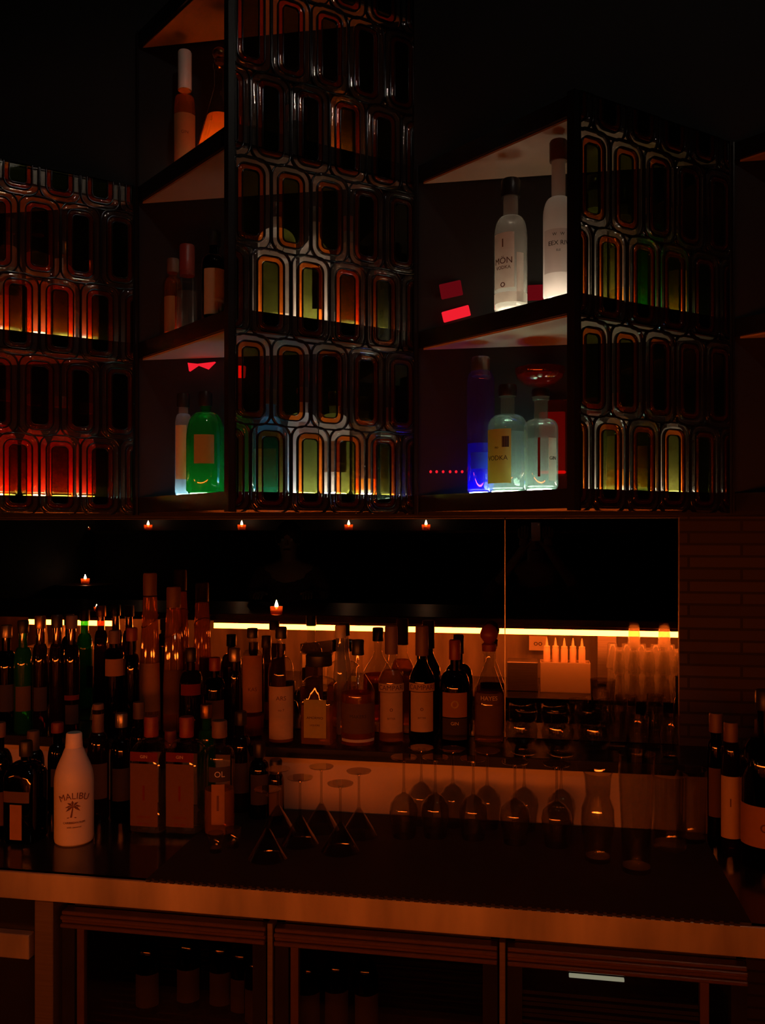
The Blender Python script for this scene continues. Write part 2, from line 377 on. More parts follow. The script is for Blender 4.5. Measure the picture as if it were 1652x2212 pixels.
def tower(cx, tiers, roof, label):
    t = thing('corner_shelf_tower', label, 'shelving', (cx, YW, CAMZ))
    L = lambda vf: ([(x-cx, y-YW, z) for x, y, z in vf[0]], vf[1])
    tri = [(cx-HALF+.006, YW-.002), (cx, YN+.012), (cx+HALF-.006, YW-.002)]
    tops = SH[:tiers]+[roof]
    shs = []
    for i, h in enumerate(tops):
        s = mobj('shelf', L(prism(tri, h-TH+.006, h)), 'black', t)
        ins = [(cx-HALF+.022, YW-.007), (cx, YN+.026), (cx+HALF-.022, YW-.007)]
        if i > 0: mobj('underside_panel', L(prism(ins, h-TH, h-TH+.005)), 'cream_paint', s)
        shs.append(s)
    p = [(cx-.016, YN+.006), (cx, YN-.008), (cx+.016, YN+.006), (cx, YN+.020)]
    mobj('corner_post', L(prism(p, SH[0]-TH, roof)), 'black', t)
    for sx in (-1, 1):
        x = cx+sx*(HALF-.006); mobj('wall_post', L(box(x-.002, x+.002, YW-.010, YW-.002, SH[0]-TH, roof)), 'black', t)
    for i in range(tiers):
        h0 = tops[i]-TH; h1 = tops[i+1]-TH if i < tiers-1 else roof
        d = lattice(h0, h1)
        f = mobj('lattice_frame', L(facemap(d['frame'], cx)), 'frame', t, True)
        for nm, k in (('pale_glass', 'l_clear'), ('amber_glass', 'l_amber'), ('olive_glass', 'l_green')):
            mobj(nm, L(facemap(d[k], cx)), k, f, True)
    return t, shs
TW = {}
TW[0] = tower(CX1-PER, 2, 1.0135, 'black corner shelf tower with patterned glass lattice, cut by the left edge')
TW[1] = tower(CX1, 3, 1.47, 'tallest black corner shelf tower, three tiers of patterned glass lattice')
TW[2] = tower(CX1+PER, 2, 1.0135, 'two-tier black corner shelf tower with the white vodka bottles')
TW[3] = tower(CX1+2*PER, 2, 1.0135, 'black corner shelf tower cut by the right edge')

# ------------------------------------------------------------------ bottles on the towers
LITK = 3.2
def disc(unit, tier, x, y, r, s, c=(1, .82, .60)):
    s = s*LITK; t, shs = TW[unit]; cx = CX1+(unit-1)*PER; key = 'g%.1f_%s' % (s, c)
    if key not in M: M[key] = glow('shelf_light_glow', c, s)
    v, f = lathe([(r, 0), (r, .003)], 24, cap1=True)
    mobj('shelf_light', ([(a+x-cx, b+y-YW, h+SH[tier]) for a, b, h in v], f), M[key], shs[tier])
def sb(unit, tier, px, Y, ytop, w, label, lit=0, lc=(1, .82, .60), **kw):
    z0 = CAMZ+SH[tier]+(.003 if lit else 0.); p, H, r = pxb(px, HZ, ytop, w, z0, Y)
    cx = CX1+(unit-1)*PER; ym = YN+abs(p.x-cx)/HALF*(YW-YN)+.018+r*1.26
    if p.y < ym:
        p = at_Y(px, HZ, min(ym, YW-r-.006)); p.z = z0
    Hm = (SH[tier+1] if not (unit == 1 and tier == 2) else 1.47)-TH-SH[tier]-.012
    if kw.get('stopper'): Hm -= .05
    H = min(H, Hm)
    if lit and 'lattice' in label: lit *= 1.5
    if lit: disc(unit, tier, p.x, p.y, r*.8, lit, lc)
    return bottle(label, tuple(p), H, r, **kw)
W = 'white_label'
# --- right tower, upper tier: the two bright vodka bottles
sb(2, 1, 1103, 2.20, 376, 72, 'clear vodka bottle with black cap and white label, left of the frosted one', 9, gl='milk', liq='liq_water', lv=.56, bh=.56, sh=.72, nr=.019, cap='c_black', caph=.045,
   labs=[(.16, .57, 40, 'p_white', -28, [('MÖN', .022, .36, 'ink_brown', 0), ('VODKA', .012, .31, 'ink_brown', 0), ('I', .03, .49, 'ink_brown', 0), ('o', .026, .19, 'ink_brown', 0)]), (.055, .13, 75, 'p_white'), (.055, .42, 14, 'p_white', 34)])
sb(2, 1, 1206, 2.12, 300, 66, 'frosted white vodka bottle with tall neck beside the right tower corner post', 14, gl='frost', bh=.52, sh=.64, nr=.0165, cap='c_brown', caph=.05,
   labs=[(.15, .42, 60, 'p_frost', 0, [('EEX RIV', .015, .33, 'ink', 0), ('W   W', .010, .385, 'ink', 0), ('ELE', .007, .285, 'ink', 0)])])
# behind the lattice
sb(2, 1, 1282, 2.22, 380, 56, 'clear bottle behind the right tower lattice, nearest its corner post, upper tier', 6, gl='milk', bh=.55, sh=.75, cap='c_silver')
sb(2, 1, 1345, 2.25, 410, 58, 'amber bottle behind the right tower lattice, upper tier', 5, gl='milk', liq='liq_gold', lv=.5, bh=.6, sh=.78, labs=[(.15, .5, 60, 'p_cream')])
sb(2, 1, 1405, 2.29, 430, 54, 'green bottle behind the right tower lattice, upper tier', 5, gl='green', bh=.6, sh=.78, cap='c_gold')
sb(2, 1, 1462, 2.33, 450, 44, 'pale green liqueur bottle behind the right tower lattice, upper tier, farthest from the post', 4, gl='ginglass', liq='liq_gold', lv=.4, bh=.6, sh=.78, cap='c_gold')
# --- right tower, lower tier
sb(2, 0, 1038, 2.31, 772, 60, 'tall clear violet bottle half full of bright blue liqueur', 9, (.25, .45, 1), gl='violet', liq='liq_blue', lv=.36, bh=.80, sh=.90, nr=.019, cap='c_silver', caph=.05, labs=[(.17, .29, 42, 'p_blue')])
sb(2, 0, 1096, 2.19, 822, 88, 'square-shouldered clear bottle with a large tan vodka label', 7, (.80, 1, .78), gl='ginglass', liq='liq_water', lv=.55, bh=.58, sh=.72, nr=.018, cap='c_black', caph=.03,
   labs=[(.07, .57, 42, 'p_khaki', -32, [('VODKA', .017, .30, 'ink', 0), ('no', .010, .40, 'ink', 0)]), (.40, .50, 10, 'ink', -6)])
sb(2, 0, 1168, 2.16, 838, 74, 'clear gin bottle with a white side label, right of the tan label', 7, (.85, 1, .85), gl='ginglass', liq='liq_water', lv=.50, bh=.60, sh=.70, nr=.017, cap='c_black', caph=.02,
   labs=[(.08, .50, 16, 'p_white', 42, [('GIN', .012, .3, 'ink', 0)]), (.12, .5, 4, 'p_red', -6)])
sb(2, 0, 1283, 2.20, 860, 54, 'clear bottle behind the right tower lattice, nearest its corner post, lower tier', 5, gl='milk', bh=.6, sh=.75, cap='c_red')
sb(2, 0, 1335, 2.24, 850, 58, 'amber bottle with red seal behind the right tower lattice, lower tier', 6, gl='milk', liq='liq_gold', lv=.55, cap='c_red', labs=[(.2, .55, 60, 'p_cream')])
sb(2, 0, 1392, 2.29, 870, 52, 'green bottle behind the right tower lattice, lower tier', 4, gl='ginglass', liq='liq_gold', lv=.4, cap='c_gold', labs=[(.25, .5, 50, 'p_tan')])
sb(2, 0, 1452, 2.33, 880, 50, 'white bottle behind the right tower lattice, lower tier, farthest from the post', 9, gl='frost', cap='c_gold')
# red coupe, red box, red things
def coupe(label, p, H, R):
    t = thing('coupe_glass', label, 'glass', p)
    mobj('foot', lathe([(R*.62, 0), (R*.6, .003), (.008, .006), (.004, .012)], 28, cap1=True), 'thin', t, True)
    mobj('stem', lathe([(.004, .010), (.0035, H*.4), (.005, H-.05)], 12, cap1=True), 'thin', t, True)
    mobj('bowl', lathe([(.005, H-.05), (R*.6, H-.042), (R*.92, H-.025), (R, H-.005), (R, H), (R-.0015, H), (R-.002, H-.006), (R*.9, H-.024), (R*.58, H-.040), (.003, H-.047)], 36, cap1=True), 'redgl', t, True)
    mobj('drink', lathe([(R*.58, H-.0395), (R*.88, H-.024), (R*.90, H-.018)], 36, cap1=True), 'liq_red', t, True)
    return t
p = at_Y(1166, HZ, 2.315); p.z = CAMZ+SH[0]; coupe('wide coupe glass of red drink behind the gin bottle', tuple(p), (HZ-796)*depth(p)/FPX-SH[0], 54*depth(p)/FPX)
p = at_Y(1192, 926, 2.345); hh = (HZ-866)*depth(p)/FPX-SH[0]
q = mobj('carton', bbox(-.046, .046, -.022, .022, 0, hh), 'redgl'); q.location = (p.x, p.y, CAMZ+SH[0]); tag(q, 'translucent red carton with added glow, behind the gin bottle', 'carton')
mobj('glow_core', bbox(-.034, .034, -.012, .012, .06, hh-.03), 'red_dim', q)  # emitters added inside the carton for its red glow
mobj('glow_bar', bbox(-.036, .036, -.016, -.011, .052, .060), 'red_glow', q)
def red_card(px, py, Y, w, h, tilt, label, m, rz=0):  # glowing cards added in place of a red lamp's reflections
    p = at_Y(px, py, Y); o = mobj('reflection_card', bbox(-w/2, w/2, -.006, .006, -h/2, h/2, .002), m); o.location = p; o.rotation_euler = (0, -tilt, rz)
    return tag(o, label, 'light')
red_card(985, 678, 2.376, .076, .028, R_(13), 'small tilted glowing card for a red reflection, lower of two left of the vodka bottles', 'red_glow')
red_card(974, 626, 2.376, .060, .040, R_(10), 'dim glowing card for a red reflection, above the small bright one', 'red_dim')
red_card(1160, 632, 2.376, .05, .04, 0, 'dim glowing card for a red reflection between the two vodka bottles', 'red_dim')
p = at_Y(428, 788, 2.37); q = mobj('bow_reflection', ([(x, y, z) for y in (-.005, .005) for x, z in ((-.030, .006), (.0, .002), (.052, .006), (.030, -.014), (.0, -.002), (-.026, -.018))], [(0, 1, 4, 5), (1, 2, 3, 4), (6, 11, 10, 7), (7, 10, 9, 8), (0, 6, 7, 1), (1, 7, 8, 2), (2, 8, 9, 3), (3, 9, 10, 4), (4, 10, 11, 5), (5, 11, 6, 0)]), 'red_glow'); q.location = p; tag(q, 'bow-tie shaped glow for a red reflection under the middle shelf of the tallest tower', 'light')  # glowing shape added in place of a red reflection on the wall
red_card(515, 803, 2.37, .040, .034, R_(-4), 'small square glowing card for a red reflection behind the tallest tower corner post', 'red_glow')
for i, x in enumerate((930, 943, 957, 972, 985, 998)):
    p = at_Y(x, 1019, 2.36); o = mobj('string_bulb', lathe([(.003*abs(sin(pi*j/6))+.0006, -.004*cos(pi*j/6)) for j in range(7)], 12, cap1=True), 'red_glow'); o.location = p
    tag(o, 'tiny red bulb of the string left of the blue bottle', 'light', 'string of tiny red bulbs')
# --- centre tower, upper tier
sb(1, 2, 399, 2.33, 112, 48, 'slim amber bottle with orange label on the highest shelf', 7, (1, .72, .45), gl='clear', liq='liq_amber', lv=.62, bh=.50, sh=.68, nr=.015, cap='c_white', caph=.11, labs=[(.06, .46, 62, 'p_orange', 0, [('GIN', .012, .30, 'ink_brown', 0)])])
sb(1, 2, 474, 2.23, 128, 92, 'conical cognac decanter with a round stopper on the highest shelf', 6, (1, .72, .45), gl='clear', liq='liq_amber', lv=.4, bh=.08, sh=.70, style='cone', nr=.014, cap='c_gold', capr=.018, stopper='ball')
sb(1, 2, 548, 2.20, 130, 60, 'brown bottle behind the highest lattice, nearest the post', 6, gl='brown', cap='c_red')
sb(1, 2, 640, 2.24, 150, 58, 'dark bottle behind the middle of the highest lattice', 0, gl='darkgl', cap='c_brown', labs=[(.3, .5, 50, 'p_red')])
sb(1, 2, 735, 2.29, 170, 52, 'golden bottle behind the highest lattice, farthest from the post', 5, gl='amber', cap='c_gold')
# --- centre tower, middle tier
sb(1, 1, 374, 2.345, 560, 38, 'small amber bottle left of the red-capped one, middle shelf', 2, gl='amber', liq='liq_amber', lv=.5, bh=.62, sh=.76, cap='c_brown', labs=[(.05, .5, 40, 'p_orange', -30)])
sb(1, 1, 404, 2.27, 530, 44, 'dark clear bottle with a red cap on the middle shelf', 0, gl='clear', liq='liq_water', lv=.45, bh=.60, sh=.70, nr=.015, cap='c_red', caph=.085, capr=.021)
sb(1, 1, 462, 2.2, 500, 52, 'gold-labelled bottle beside the corner post, middle shelf', 3, gl='darkgl', bh=.62, sh=.74, cap='c_black', labs=[(.06, .56, 60, 'p_tan', 10)])
sb(1, 1, 522, 2.2, 470, 52, 'dark bottle behind the middle lattice, nearest the post', 0, gl='darkgl', cap='c_black')
sb(1, 1, 598, 2.24, 440, 82, 'white bottle with black lettering behind the middle lattice', 11, gl='frost', bh=.66, sh=.78, cap='c_silver', labs=[(.50, .66, 60, 'p_white', 0, [('A L T', .020, .58, 'ink', .05)]), (.05, .46, 60, 'p_white')])
sb(1, 1, 680, 2.27, 450, 66, 'tall pale bottle right of the lettered white one behind the middle lattice', 10, gl='frost', bh=.60, sh=.76, style='ogee', cap='c_silver', labs=[(.1, .45, 20, 'p_red', 10)])
sb(1, 1, 752, 2.31, 470, 56, 'amber spirit bottle behind the middle lattice', 5, gl='milk', liq='liq_amber', lv=.5, cap='c_red')
sb(1, 1, 822, 2.345, 560, 34, 'small pale bottle behind the middle lattice, farthest from the post', 1.5, gl='milk', cap='c_red')
# --- centre tower, lower tier
sb(1, 0, 396, 2.31, 850, 36, 'clear bottle glowing blue at its base, left of the green bottle', 9, (.35, .75, 1), gl='milk', bh=.66, sh=.8, cap='c_black', labs=[(.15, .68, 40, 'p_cream', -20)])
sb(1, 0, 444, 2.2, 842, 84, 'large round-shouldered green bottle with a tan label', 3.5, (.6, 1, .6), gl='green', liq=None, bh=.52, sh=.80, nr=.014, cap='c_black', labs=[(.28, .56, 30, 'p_green', -5)])
sb(1, 0, 519, 2.17, 850, 66, 'second green bottle, just behind the corner post', 1.5, (.5, 1, .6), gl='green', bh=.55, sh=.80, cap='c_black')
sb(1, 0, 584, 2.23, 842, 48, 'pale blue square bottle behind the lower lattice', 8, (.7, .92, 1), gl='cyan', sq=6, bh=.62, sh=.74, cap='c_silver', labs=[(.05, .42, 40, 'p_white')])
sb(1, 0, 654, 2.25, 838, 66, 'bright white bottle with blue shoulders behind the lower lattice', 13, (.92, .96, .9), gl='frost', bh=.62, sh=.76, cap='c_silver', labs=[(.5, .66, 45, 'p_white', 30)])
sb(1, 0, 722, 2.29, 846, 66, 'cream bottle behind the lower lattice', 13, (1, .92, .70), gl='frost', bh=.64, sh=.78, cap='c_gold', labs=[(.2, .5, 50, 'p_cream')])
sb(1, 0, 786, 2.325, 856, 54, 'pale yellow bottle behind the lower lattice, fourth from the post', 10, (1, .9, .65), gl='milk', liq='liq_gold', lv=.3, bh=.64, sh=.78, cap='c_gold', labs=[(.15, .6, 60, 'p_cream')])
sb(1, 0, 838, 2.35, 880, 36, 'small clear bottle with red cap behind the lower lattice, farthest from the post', 1.5, gl='milk', cap='c_red')
# --- left tower
sb(0, 1, 18, 2.20, 470, 56, 'amber bottle behind the left tower lattice, leftmost on its upper shelf', 5, gl='milk', liq='liq_amber', lv=.45, labs=[(.3, .55, 50, 'p_cream')], cap='c_brown')
sb(0, 1, 82, 2.23, 466, 54, 'tall amber spirit bottle with red cap behind the left tower lattice', 9, gl='clear', liq='liq_amber', lv=.46, cap='c_red', labs=[(.48, .7, 60, 'p_white')])
sb(0, 1, 139, 2.29, 520, 46, 'white-necked amber bottle behind the left tower lattice', 7, gl='milk', liq='liq_amber', lv=.5, cap='c_silver', labs=[(.5, .8, 25, 'p_white', -30)])
sb(0, 1, 192, 2.33, 560, 42, 'orange bottle behind the left tower lattice, rightmost on its upper shelf', 5, gl='milk', liq='liq_amber', lv=.6, cap='c_gold')
for i, (px, Y, yt, w, lt) in enumerate(((6, 2.20, 842, 62, 8), (74, 2.24, 850, 56, 9), (133, 2.29, 856, 50, 9), (186, 2.33, 870, 44, 7))):
    sb(0, 0, px, Y, yt, w, 'decanter of orange-red aperitif, %s on the left tower lower shelf' % ('leftmost', 'second from left', 'third from left', 'rightmost')[i], lt, (1, .66, .32), gl='clear', liq='liq_red', lv=.66, bh=.5, sh=.70, style='ogee', nr=.015, cap='c_red', caph=.03)

# ------------------------------------------------------------------ back counter, riser ledge, fridges
ZC = .90; YF = 1.93
XL = at_Y(-160, 1900, YF).x; XR = 1.30
ct = thing('back_counter', 'black granite back counter with a wide steel front edge', 'counter', (0, YF, 0))
mobj('counter_top', box(XL, XR, .006, .56, ZC-.012, ZC), 'stone', ct)
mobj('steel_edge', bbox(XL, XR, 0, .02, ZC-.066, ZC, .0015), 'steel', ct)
lg = thing('bottle_ledge', 'raised black ledge with steel riser in front of the mirror', 'ledge', (0, 2.5, 0))
XLR = at_Y(1600, 1660, 2.5).x
mobj('ledge_top', bbox(XL-.8, XLR, -.012, .215, 1.058, 1.09, .002), 'black', lg)
mobj('riser_panel', box(XL-.8, XLR, 0, .012, ZC, 1.058), 'riser', lg)
xm = at_z(332, 1890, ZC).x; zm = .906; xr = at_z(1530, 1830, ZC).x
mobj_mat = mobj('bar_mat', join(box(xm, xr, .004+YF, 2.488, ZC+.0005, zm), *[box(xm+.02*i, xm+.02*i+.011, YF-.004, YF+.004, ZC+.0005, zm) for i in range(int((xr-xm)/.02))]), 'rubber'); tag(mobj_mat, 'black rubber bar mat with a toothed front edge under the glassware', 'mat')
def X_at(px, y=2000): return at_Y(px, y, YF).x
def fridge(label, x0, x1, kind):
    t = thing('bar_fridge', label, 'fridge', (x0, YF, 0)); w = x1-x0; zt = .828
    mobj('cabinet', join(box(0, .02, .03, .55, .0, zt), box(w-.02, w, .03, .55, .0, zt), box(0, w, .53, .55, .05, zt), box(0, w, .03, .55, .05, .07), box(0, w, .03, .55, zt-.012, zt)), 'black', t)
    d = mobj('door', join(*[bbox(0.004, w-.004, -.004-.007*(i % 2), .026, zt-.012-.0095*(i+1), zt-.012-.0095*i, .002) for i in range(4)]), 'gasket', t)
    mobj('door_stile', join(box(.004, .036, 0, .026, .06, zt-.051), box(w-.036, w-.004, 0, .026, .06, zt-.051), box(.004, w-.004, 0, .026, .06, .10)), 'black', d)
    if kind == 'grille':
        mobj('grille', join(*[box(.036, w-.1, .004+.004*(i % 2), .016, .10+.0125*i, .108+.0125*i) for i in range(50) if .108+.0125*i < zt-.06]), 'black', d)
        mobj('inner_stile', box(w-.098, w-.080, .002, .02, .10, zt-.055), 'gasket', d)
    else:
        mobj('inner_stile', box(.040, .058, .004, .02, .10, zt-.052), 'gasket', d)
        mobj('door_glass', box(.036, w-.036, .010, .016, .10, zt-.051), 'thin', d)
        mobj('wire_shelf', join(*[box(.022, w-.022, .06+.03*i, .064+.03*i, .52, .524) for i in range(15)]), 'black', t)
    return t
fx = [X_at(128), X_at(584), X_at(1085), X_at(1618)]
f1 = fridge('glass-door bar fridge under the counter, leftmost of the three', fx[0]+.004, fx[1]-.007, 'glass')
f2 = fridge('glass-door bar fridge in the middle under the counter', fx[1]+.007, fx[2]-.007, 'glass')
f3 = fridge('bar fridge with horizontal grille, rightmost under the counter', fx[2]+.007, fx[3], 'grille')
q = at_Y(1288, 2112, YF-.006); o = mobj('cabinet_light', bbox(-.058, .058, -.004, .006, -.003, .003, .001), 'fridge_led', f3); o.location = (q.x-f3.location.x, -.006, q.z)
for x in fx[1:3]:
    o = mobj('mullion', bbox(-.0065, .0065, -.006, .5, .02, .826, .001), 'steel_dim'); o.location = (x, YF+.002, 0)
    tag(o, 'narrow steel mullion between the %s fridges' % ('left and middle' if x == fx[1] else 'middle and grille'), 'post')
o = mobj('cabinet_post', bbox(X_at(72), X_at(112), 0, .5, .02, .832, .002), 'steel_dim'); o.location = (0, YF+.004, 0); tag(o, 'wide steel post left of the first bar fridge', 'post')
dr = thing('drawer_unit', 'dark drawer unit at the far left under the counter', 'drawers', (X_at(-150), YF+.01, 0)); wD = X_at(68)-X_at(-150)
mobj('cabinet', box(0, wD, .02, .5, .02, .826), 'black', dr)
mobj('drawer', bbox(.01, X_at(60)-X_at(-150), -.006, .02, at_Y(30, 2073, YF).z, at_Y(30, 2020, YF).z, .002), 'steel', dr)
# beer bottles inside the fridges
def beer(loc, label):
    return bottle(label, loc, .23, .031, nr=.013, bh=.52, sh=.74, gl='darkgl', cap='c_gold', caph=.012, n=24, name='beer_bottle', labs=[(.1, .45, 60, 'p_dark')], group='beer bottles in the glass-door fridges')
b0 = beer((X_at(540), YF+.10, .524), 'dark beer bottle with gold cap behind the fridge glass')
for px, y in ((607, .10), (700, .12), (768, .12), (272, .12), (350, .16), (425, .16), (480, .14)):
    x = X_at(px)
    if abs(x-fx[1]) < .06: x = fx[1]+(.062 if px > 590 else -.062)
    dup(b0, (x, YF+y, .524))
b0.location.x = fx[1]-.066

# ------------------------------------------------------------------ front bar (seen in the mirror) with its LED strip
BX0, BX1 = -4.0, 1.35
bt = mobj('bar_counter', bbox(BX0, BX1, -.42, .455, 1.192, 1.236, .004), 'wood'); tag(bt, 'long dark wooden bar top reflected in the mirror above the light strip', 'bar top')
fb = thing('front_bar', 'lower front of the long bar, reflected under the light strip', 'bar', (0, -.2, 0))
mobj('bar_front', box(BX0, BX1, -.02, .02, 0, 1.191), 'wood', fb)
mobj('back_panel', box(BX0, BX1, .02, .035, .3, 1.191), 'barback', fb)
ws = thing('work_station', 'black-topped work counter under the reflected bar', 'counter', (0, 0, 0))
mobj('work_shelf', bbox(BX0, BX1, -.163, .52, .775, .80, .003), 'black', ws)
mobj('lower_panel', box(BX0, BX1, .06, .07, .0, .775), 'barback', ws)
mobj('lower_shelf', bbox(BX0, BX1, .07, .26, .30, .32, .003), 'steel_dim', ws)
YLED = .40; zL0 = in_mirror(1000, 1367.5, YLED).z; zL1 = in_mirror(1000, 1356, YLED).z
def led(x0, x1, label):
    t = thing('light_strip', label, 'light', ((x0+x1)/2, YLED, zL1)); w = (x1-x0)/2
    mobj('diffuser', bbox(-w, w, -.008, .004, zL0-zL1, 0, .001), 'led', t)
    mobj('channel', box(-w, w, -.012, .002, .0005, 1.1915-zL1), 'black', t)
led(in_mirror(462, 1352, YLED).x, in_mirror(1467, 1372, YLED).x+.18, 'long amber light strip under the bar edge, reflected behind the bottles')
led(in_mirror(62, 1343, YLED).x, in_mirror(242, 1345, YLED).x, 'short amber light strip reflected at the far left')
# things on the work shelf (reflected)
Z1 = .801
def refl(px, ybase, z): return in_mirror_z(px, ybase, z)
p = in_mirror(1220, 1480, .27); w = 104*5.1/FPX
tub = thing('squeeze_bottle_tub', 'pale plastic tub holding the squeeze bottles, reflected right of the mirror joint', 'tub', (p.x, .27, Z1)); hT = in_mirror(1220, 1428, .27).z-Z1
mobj('tub_wall', join(bbox(-w/2, w/2, -.06, -.056, 0, hT), bbox(-w/2, w/2, .056, .06, 0, hT), bbox(-w/2, -w/2+.004, -.06, .06, 0, hT), bbox(w/2-.004, w/2, -.06, .06, 0, hT)), 'plastic', tub)
mobj('tub_base', box(-w/2, w/2, -.06, .06, 0, .004), 'plastic', tub)
def squeezer(loc, label, H):
    t = thing('squeeze_bottle', label, 'bottle', loc, 0, None)
    mobj('body', lathe([(.018, 0), (.0195, .004), (.0195, H-.065), (.017, H-.058)], 20, cap1=True), 'plastic', t, True)
    mobj('nozzle', lathe([(.018, H-.058), (.018, H-.048), (.009, H-.044), (.006, H-.02), (.0025, H)], 16, cap1=True), 'plastic', t, True); return t
zs = in_mirror(1220, 1378, .27).z
for i, px in enumerate((1200, 1213.5, 1227, 1240, 1256)):
    x = in_mirror(px, 1400, .27).x; loc = (p.x-.104+.050*i, .27+(.0 if i % 2 else .012), Z1+.0045)
    if i == 0: sq0 = squeezer(loc, '', zs-Z1-.0045)
    lb = 'pale squeeze bottle with pointed nozzle, %s in the tub reflected in the mirror' % ('right end', 'second from right', 'middle', 'second from left', 'left end')[4-i]
    if i == 0: sq0['label'] = lb
    else: dup(sq0, loc, lb)
# framed card and steel bin left of the tub
p = in_mirror(1162, 1394, .05); o = mobj('menu_card', bbox(-.055, .055, -.006, .006, -.045, .045, .001), 'p_cream'); o.location = (p.x, -.056, p.z); tag(o, 'small cream card on the bar back panel, reflected beside the squeeze bottles', 'card')
mobj('emblem', wrap(text_vf('oo', .05), 50, -pi/2, 0)[0:2] if False else ([(a, .0068, b) for a, b, c in text_vf('oo', .05)[0]], text_vf('oo', .05)[1]), 'ink_brown', o)
p = in_mirror(1318, 1460, .24); o = mobj('cutting_board', bbox(-.058, .058, -.01, .01, 0, .31, .003), 'steel_dim'); o.location = (p.x, .03, Z1+.003); o.rotation_euler = (R_(8), 0, 0); tag(o, 'grey board leaning beside the reflected glass stack', 'board')
p = in_mirror(1341, 1505, .30); o = mobj('bar_knife', tube([(0, 0, 0), (-.01, .0, .06), (-.02, 0, .13)], [.008, .007, .003]), 'straw'); o.location = (p.x, .25, Z1+.001); tag(o, 'small orange-handled bar tool beside the reflected glass stack', 'tool')
# box / menu holder near x 655-730
p = in_mirror(1128, 1440, .28); o = mobj('ice_bin', join(bbox(-.09, .09, -.08, .08, 0, .17, .004)), 'steel_dim'); o.location = (p.x, .25, Z1); tag(o, 'grey steel bin left of the reflected squeeze bottle tub', 'bin')
p = in_mirror(690, 1440, .28); hb = thing('napkin_holder', 'dark wedge-topped holder reflected behind the square decanter', 'holder', (p.x, .25, Z1))
mobj('tray', prism([(-.10, -.06), (.09, -.06), (.09, .06), (-.10, .06)], 0, .20), 'plastic', hb); mobj('lid', ([(-.11, -.07, .20), (.10, -.07, .20), (.10, .07, .20), (-.11, .07, .20), (-.11, -.07, .215), (.10, -.07, .215), (.10, .07, .275), (-.11, .07, .245)], box(0, 1, 0, 1, 0, 1)[1] and [(0, 3, 2, 1), (4, 5, 6, 7), (0, 1, 5, 4), (1, 2, 6, 5), (2, 3, 7, 6), (3, 0, 4, 7)]), 'black', hb)
# stacked pint glasses, reflected at the right
def tumbler(name, label, cat, loc, H, r0, r1, grp=None, mat='thin', inv=False, base=.008):
    t = thing(name, label, cat, loc, 0, grp); th = .002
    P = [(r0*.92, 0), (r0, .003), (r1, H), (r1-th, H), (r0-th, base+.003), (r0*.7, base)]
    if inv: P = [(r, H-z) for r, z in P]
    mobj('glass_wall', lathe(P, 24, cap1=True), mat, t, True); return t
px0 = in_mirror(1398, 1500, .22); base = tumbler('pint_glass', 'upturned pint glass in the reflected stack at the right end of the mirror', 'glass', (0, 0, 0), .14, .027, .036, 'stacked pint glasses reflected in the mirror', 'pint', inv=True, base=.012)
k = 0; xs = [in_mirror(x, 1450, .22).x for x in (1345, 1366, 1387, 1408, 1429, 1450, 1470)]
for j in range(2):
    for i in range(6):
        for lay in range(2):
            loc = (px0.x-.20+.08*i+.02*j, .26+.20*j, Z1+.001+.142*lay)
            if k == 0: base.location = loc
            else: dup(base, loc)
            k += 1
for px in (1363, 1410):
    x = in_mirror(px, 1380, .25).x; dup(base, (round((x-px0.x+.18)/.08)*.08+px0.x-.18, .46, Z1+.001+.284))
# glasses reflected at the far left, golden in the strip's light
for i, (px, y) in enumerate(((174, 1385), (146, 1392), (118, 1400), (92, 1388))):
    x = in_mirror(px, y, .25).x; dup(base, (x, .2+.05*(i % 2), Z1+.19), 'golden-lit upturned glass reflected at the far left under the short strip', 'glasses under the short strip')
o = mobj('glass_rack', bbox(-.25, .25, -.12, .12, 0, .188, .003), 'barback'); o.location = (in_mirror(143, 1390, .25).x, .22, Z1); tag(o, 'rack under the glasses reflected at the far left', 'rack')

# votive candles
def votive(loc, label, s=1., grp=None):
    t = thing('votive_candle', label, 'candle', loc, 0, grp)
    mobj('holder', lathe([(.030*s, 0), (.036*s, .004*s), (.038*s, .050*s), (.036*s, .050*s), (.033*s, .008*s)], 24, cap1=True), 'votive', t, True)
    mobj('wax', lathe([(.031*s, .009*s), (.031*s, .030*s)], 20, cap1=True), 'wax', t, True)
    mobj('flame', lathe([(.003*s, .034*s), (.010*s, .046*s), (.011*s, .058*s), (.006*s, .074*s), (.001*s, .088*s)], 12, cap1=True), 'flame', t, True); return t
zw = CAMZ+.012
wl = mobj('wall_ledge', bbox(-5.1, 1.2, -.1, .1, -.03, 0, .003), 'wood'); wl.location = (0, -4.08, zw); tag(wl, 'narrow wooden ledge on the far wall carrying candles, seen in the mirror', 'ledge')
for i, px in enumerate((320, 522, 753, 920)):
    p = in_mirror(px, 1130, -4.06); votive((p.x, -4.06, zw), 'votive candle high in the mirror, %s of the row of four' % ('leftmost', 'second', 'third', 'rightmost')[i], 1.3)
p = in_mirror(190, 1120, -4.06); votive((p.x, -4.06, zw), 'tiny faint votive candle in the upper left corner of the mirror', .7)
tb = thing('high_table', 'dark round high table holding a candle, reflected at the left', 'table', tuple(refl(184, 1262, 1.10)*1)); tb.location.y = max(tb.location.y, -3.4)
p = in_mirror(184, 1262, tb.location.y); tb.location = (p.x, tb.location.y, 0); zt_ = p.z
mobj('table_top', lathe([(.29, zt_-.03), (.30, zt_-.02), (.30, zt_)], 36, cap1=True), 'wood', tb); mobj('leg', lathe([(.03, .02), (.03, zt_-.03)], 12), 'black', tb); mobj('foot', lathe([(.25, 0), (.24, .02), (.03, .03)], 28, cap1=True), 'black', tb)
votive((p.x, tb.location.y, zt_), 'orange votive candle on the high table reflected at the left', 1.25)
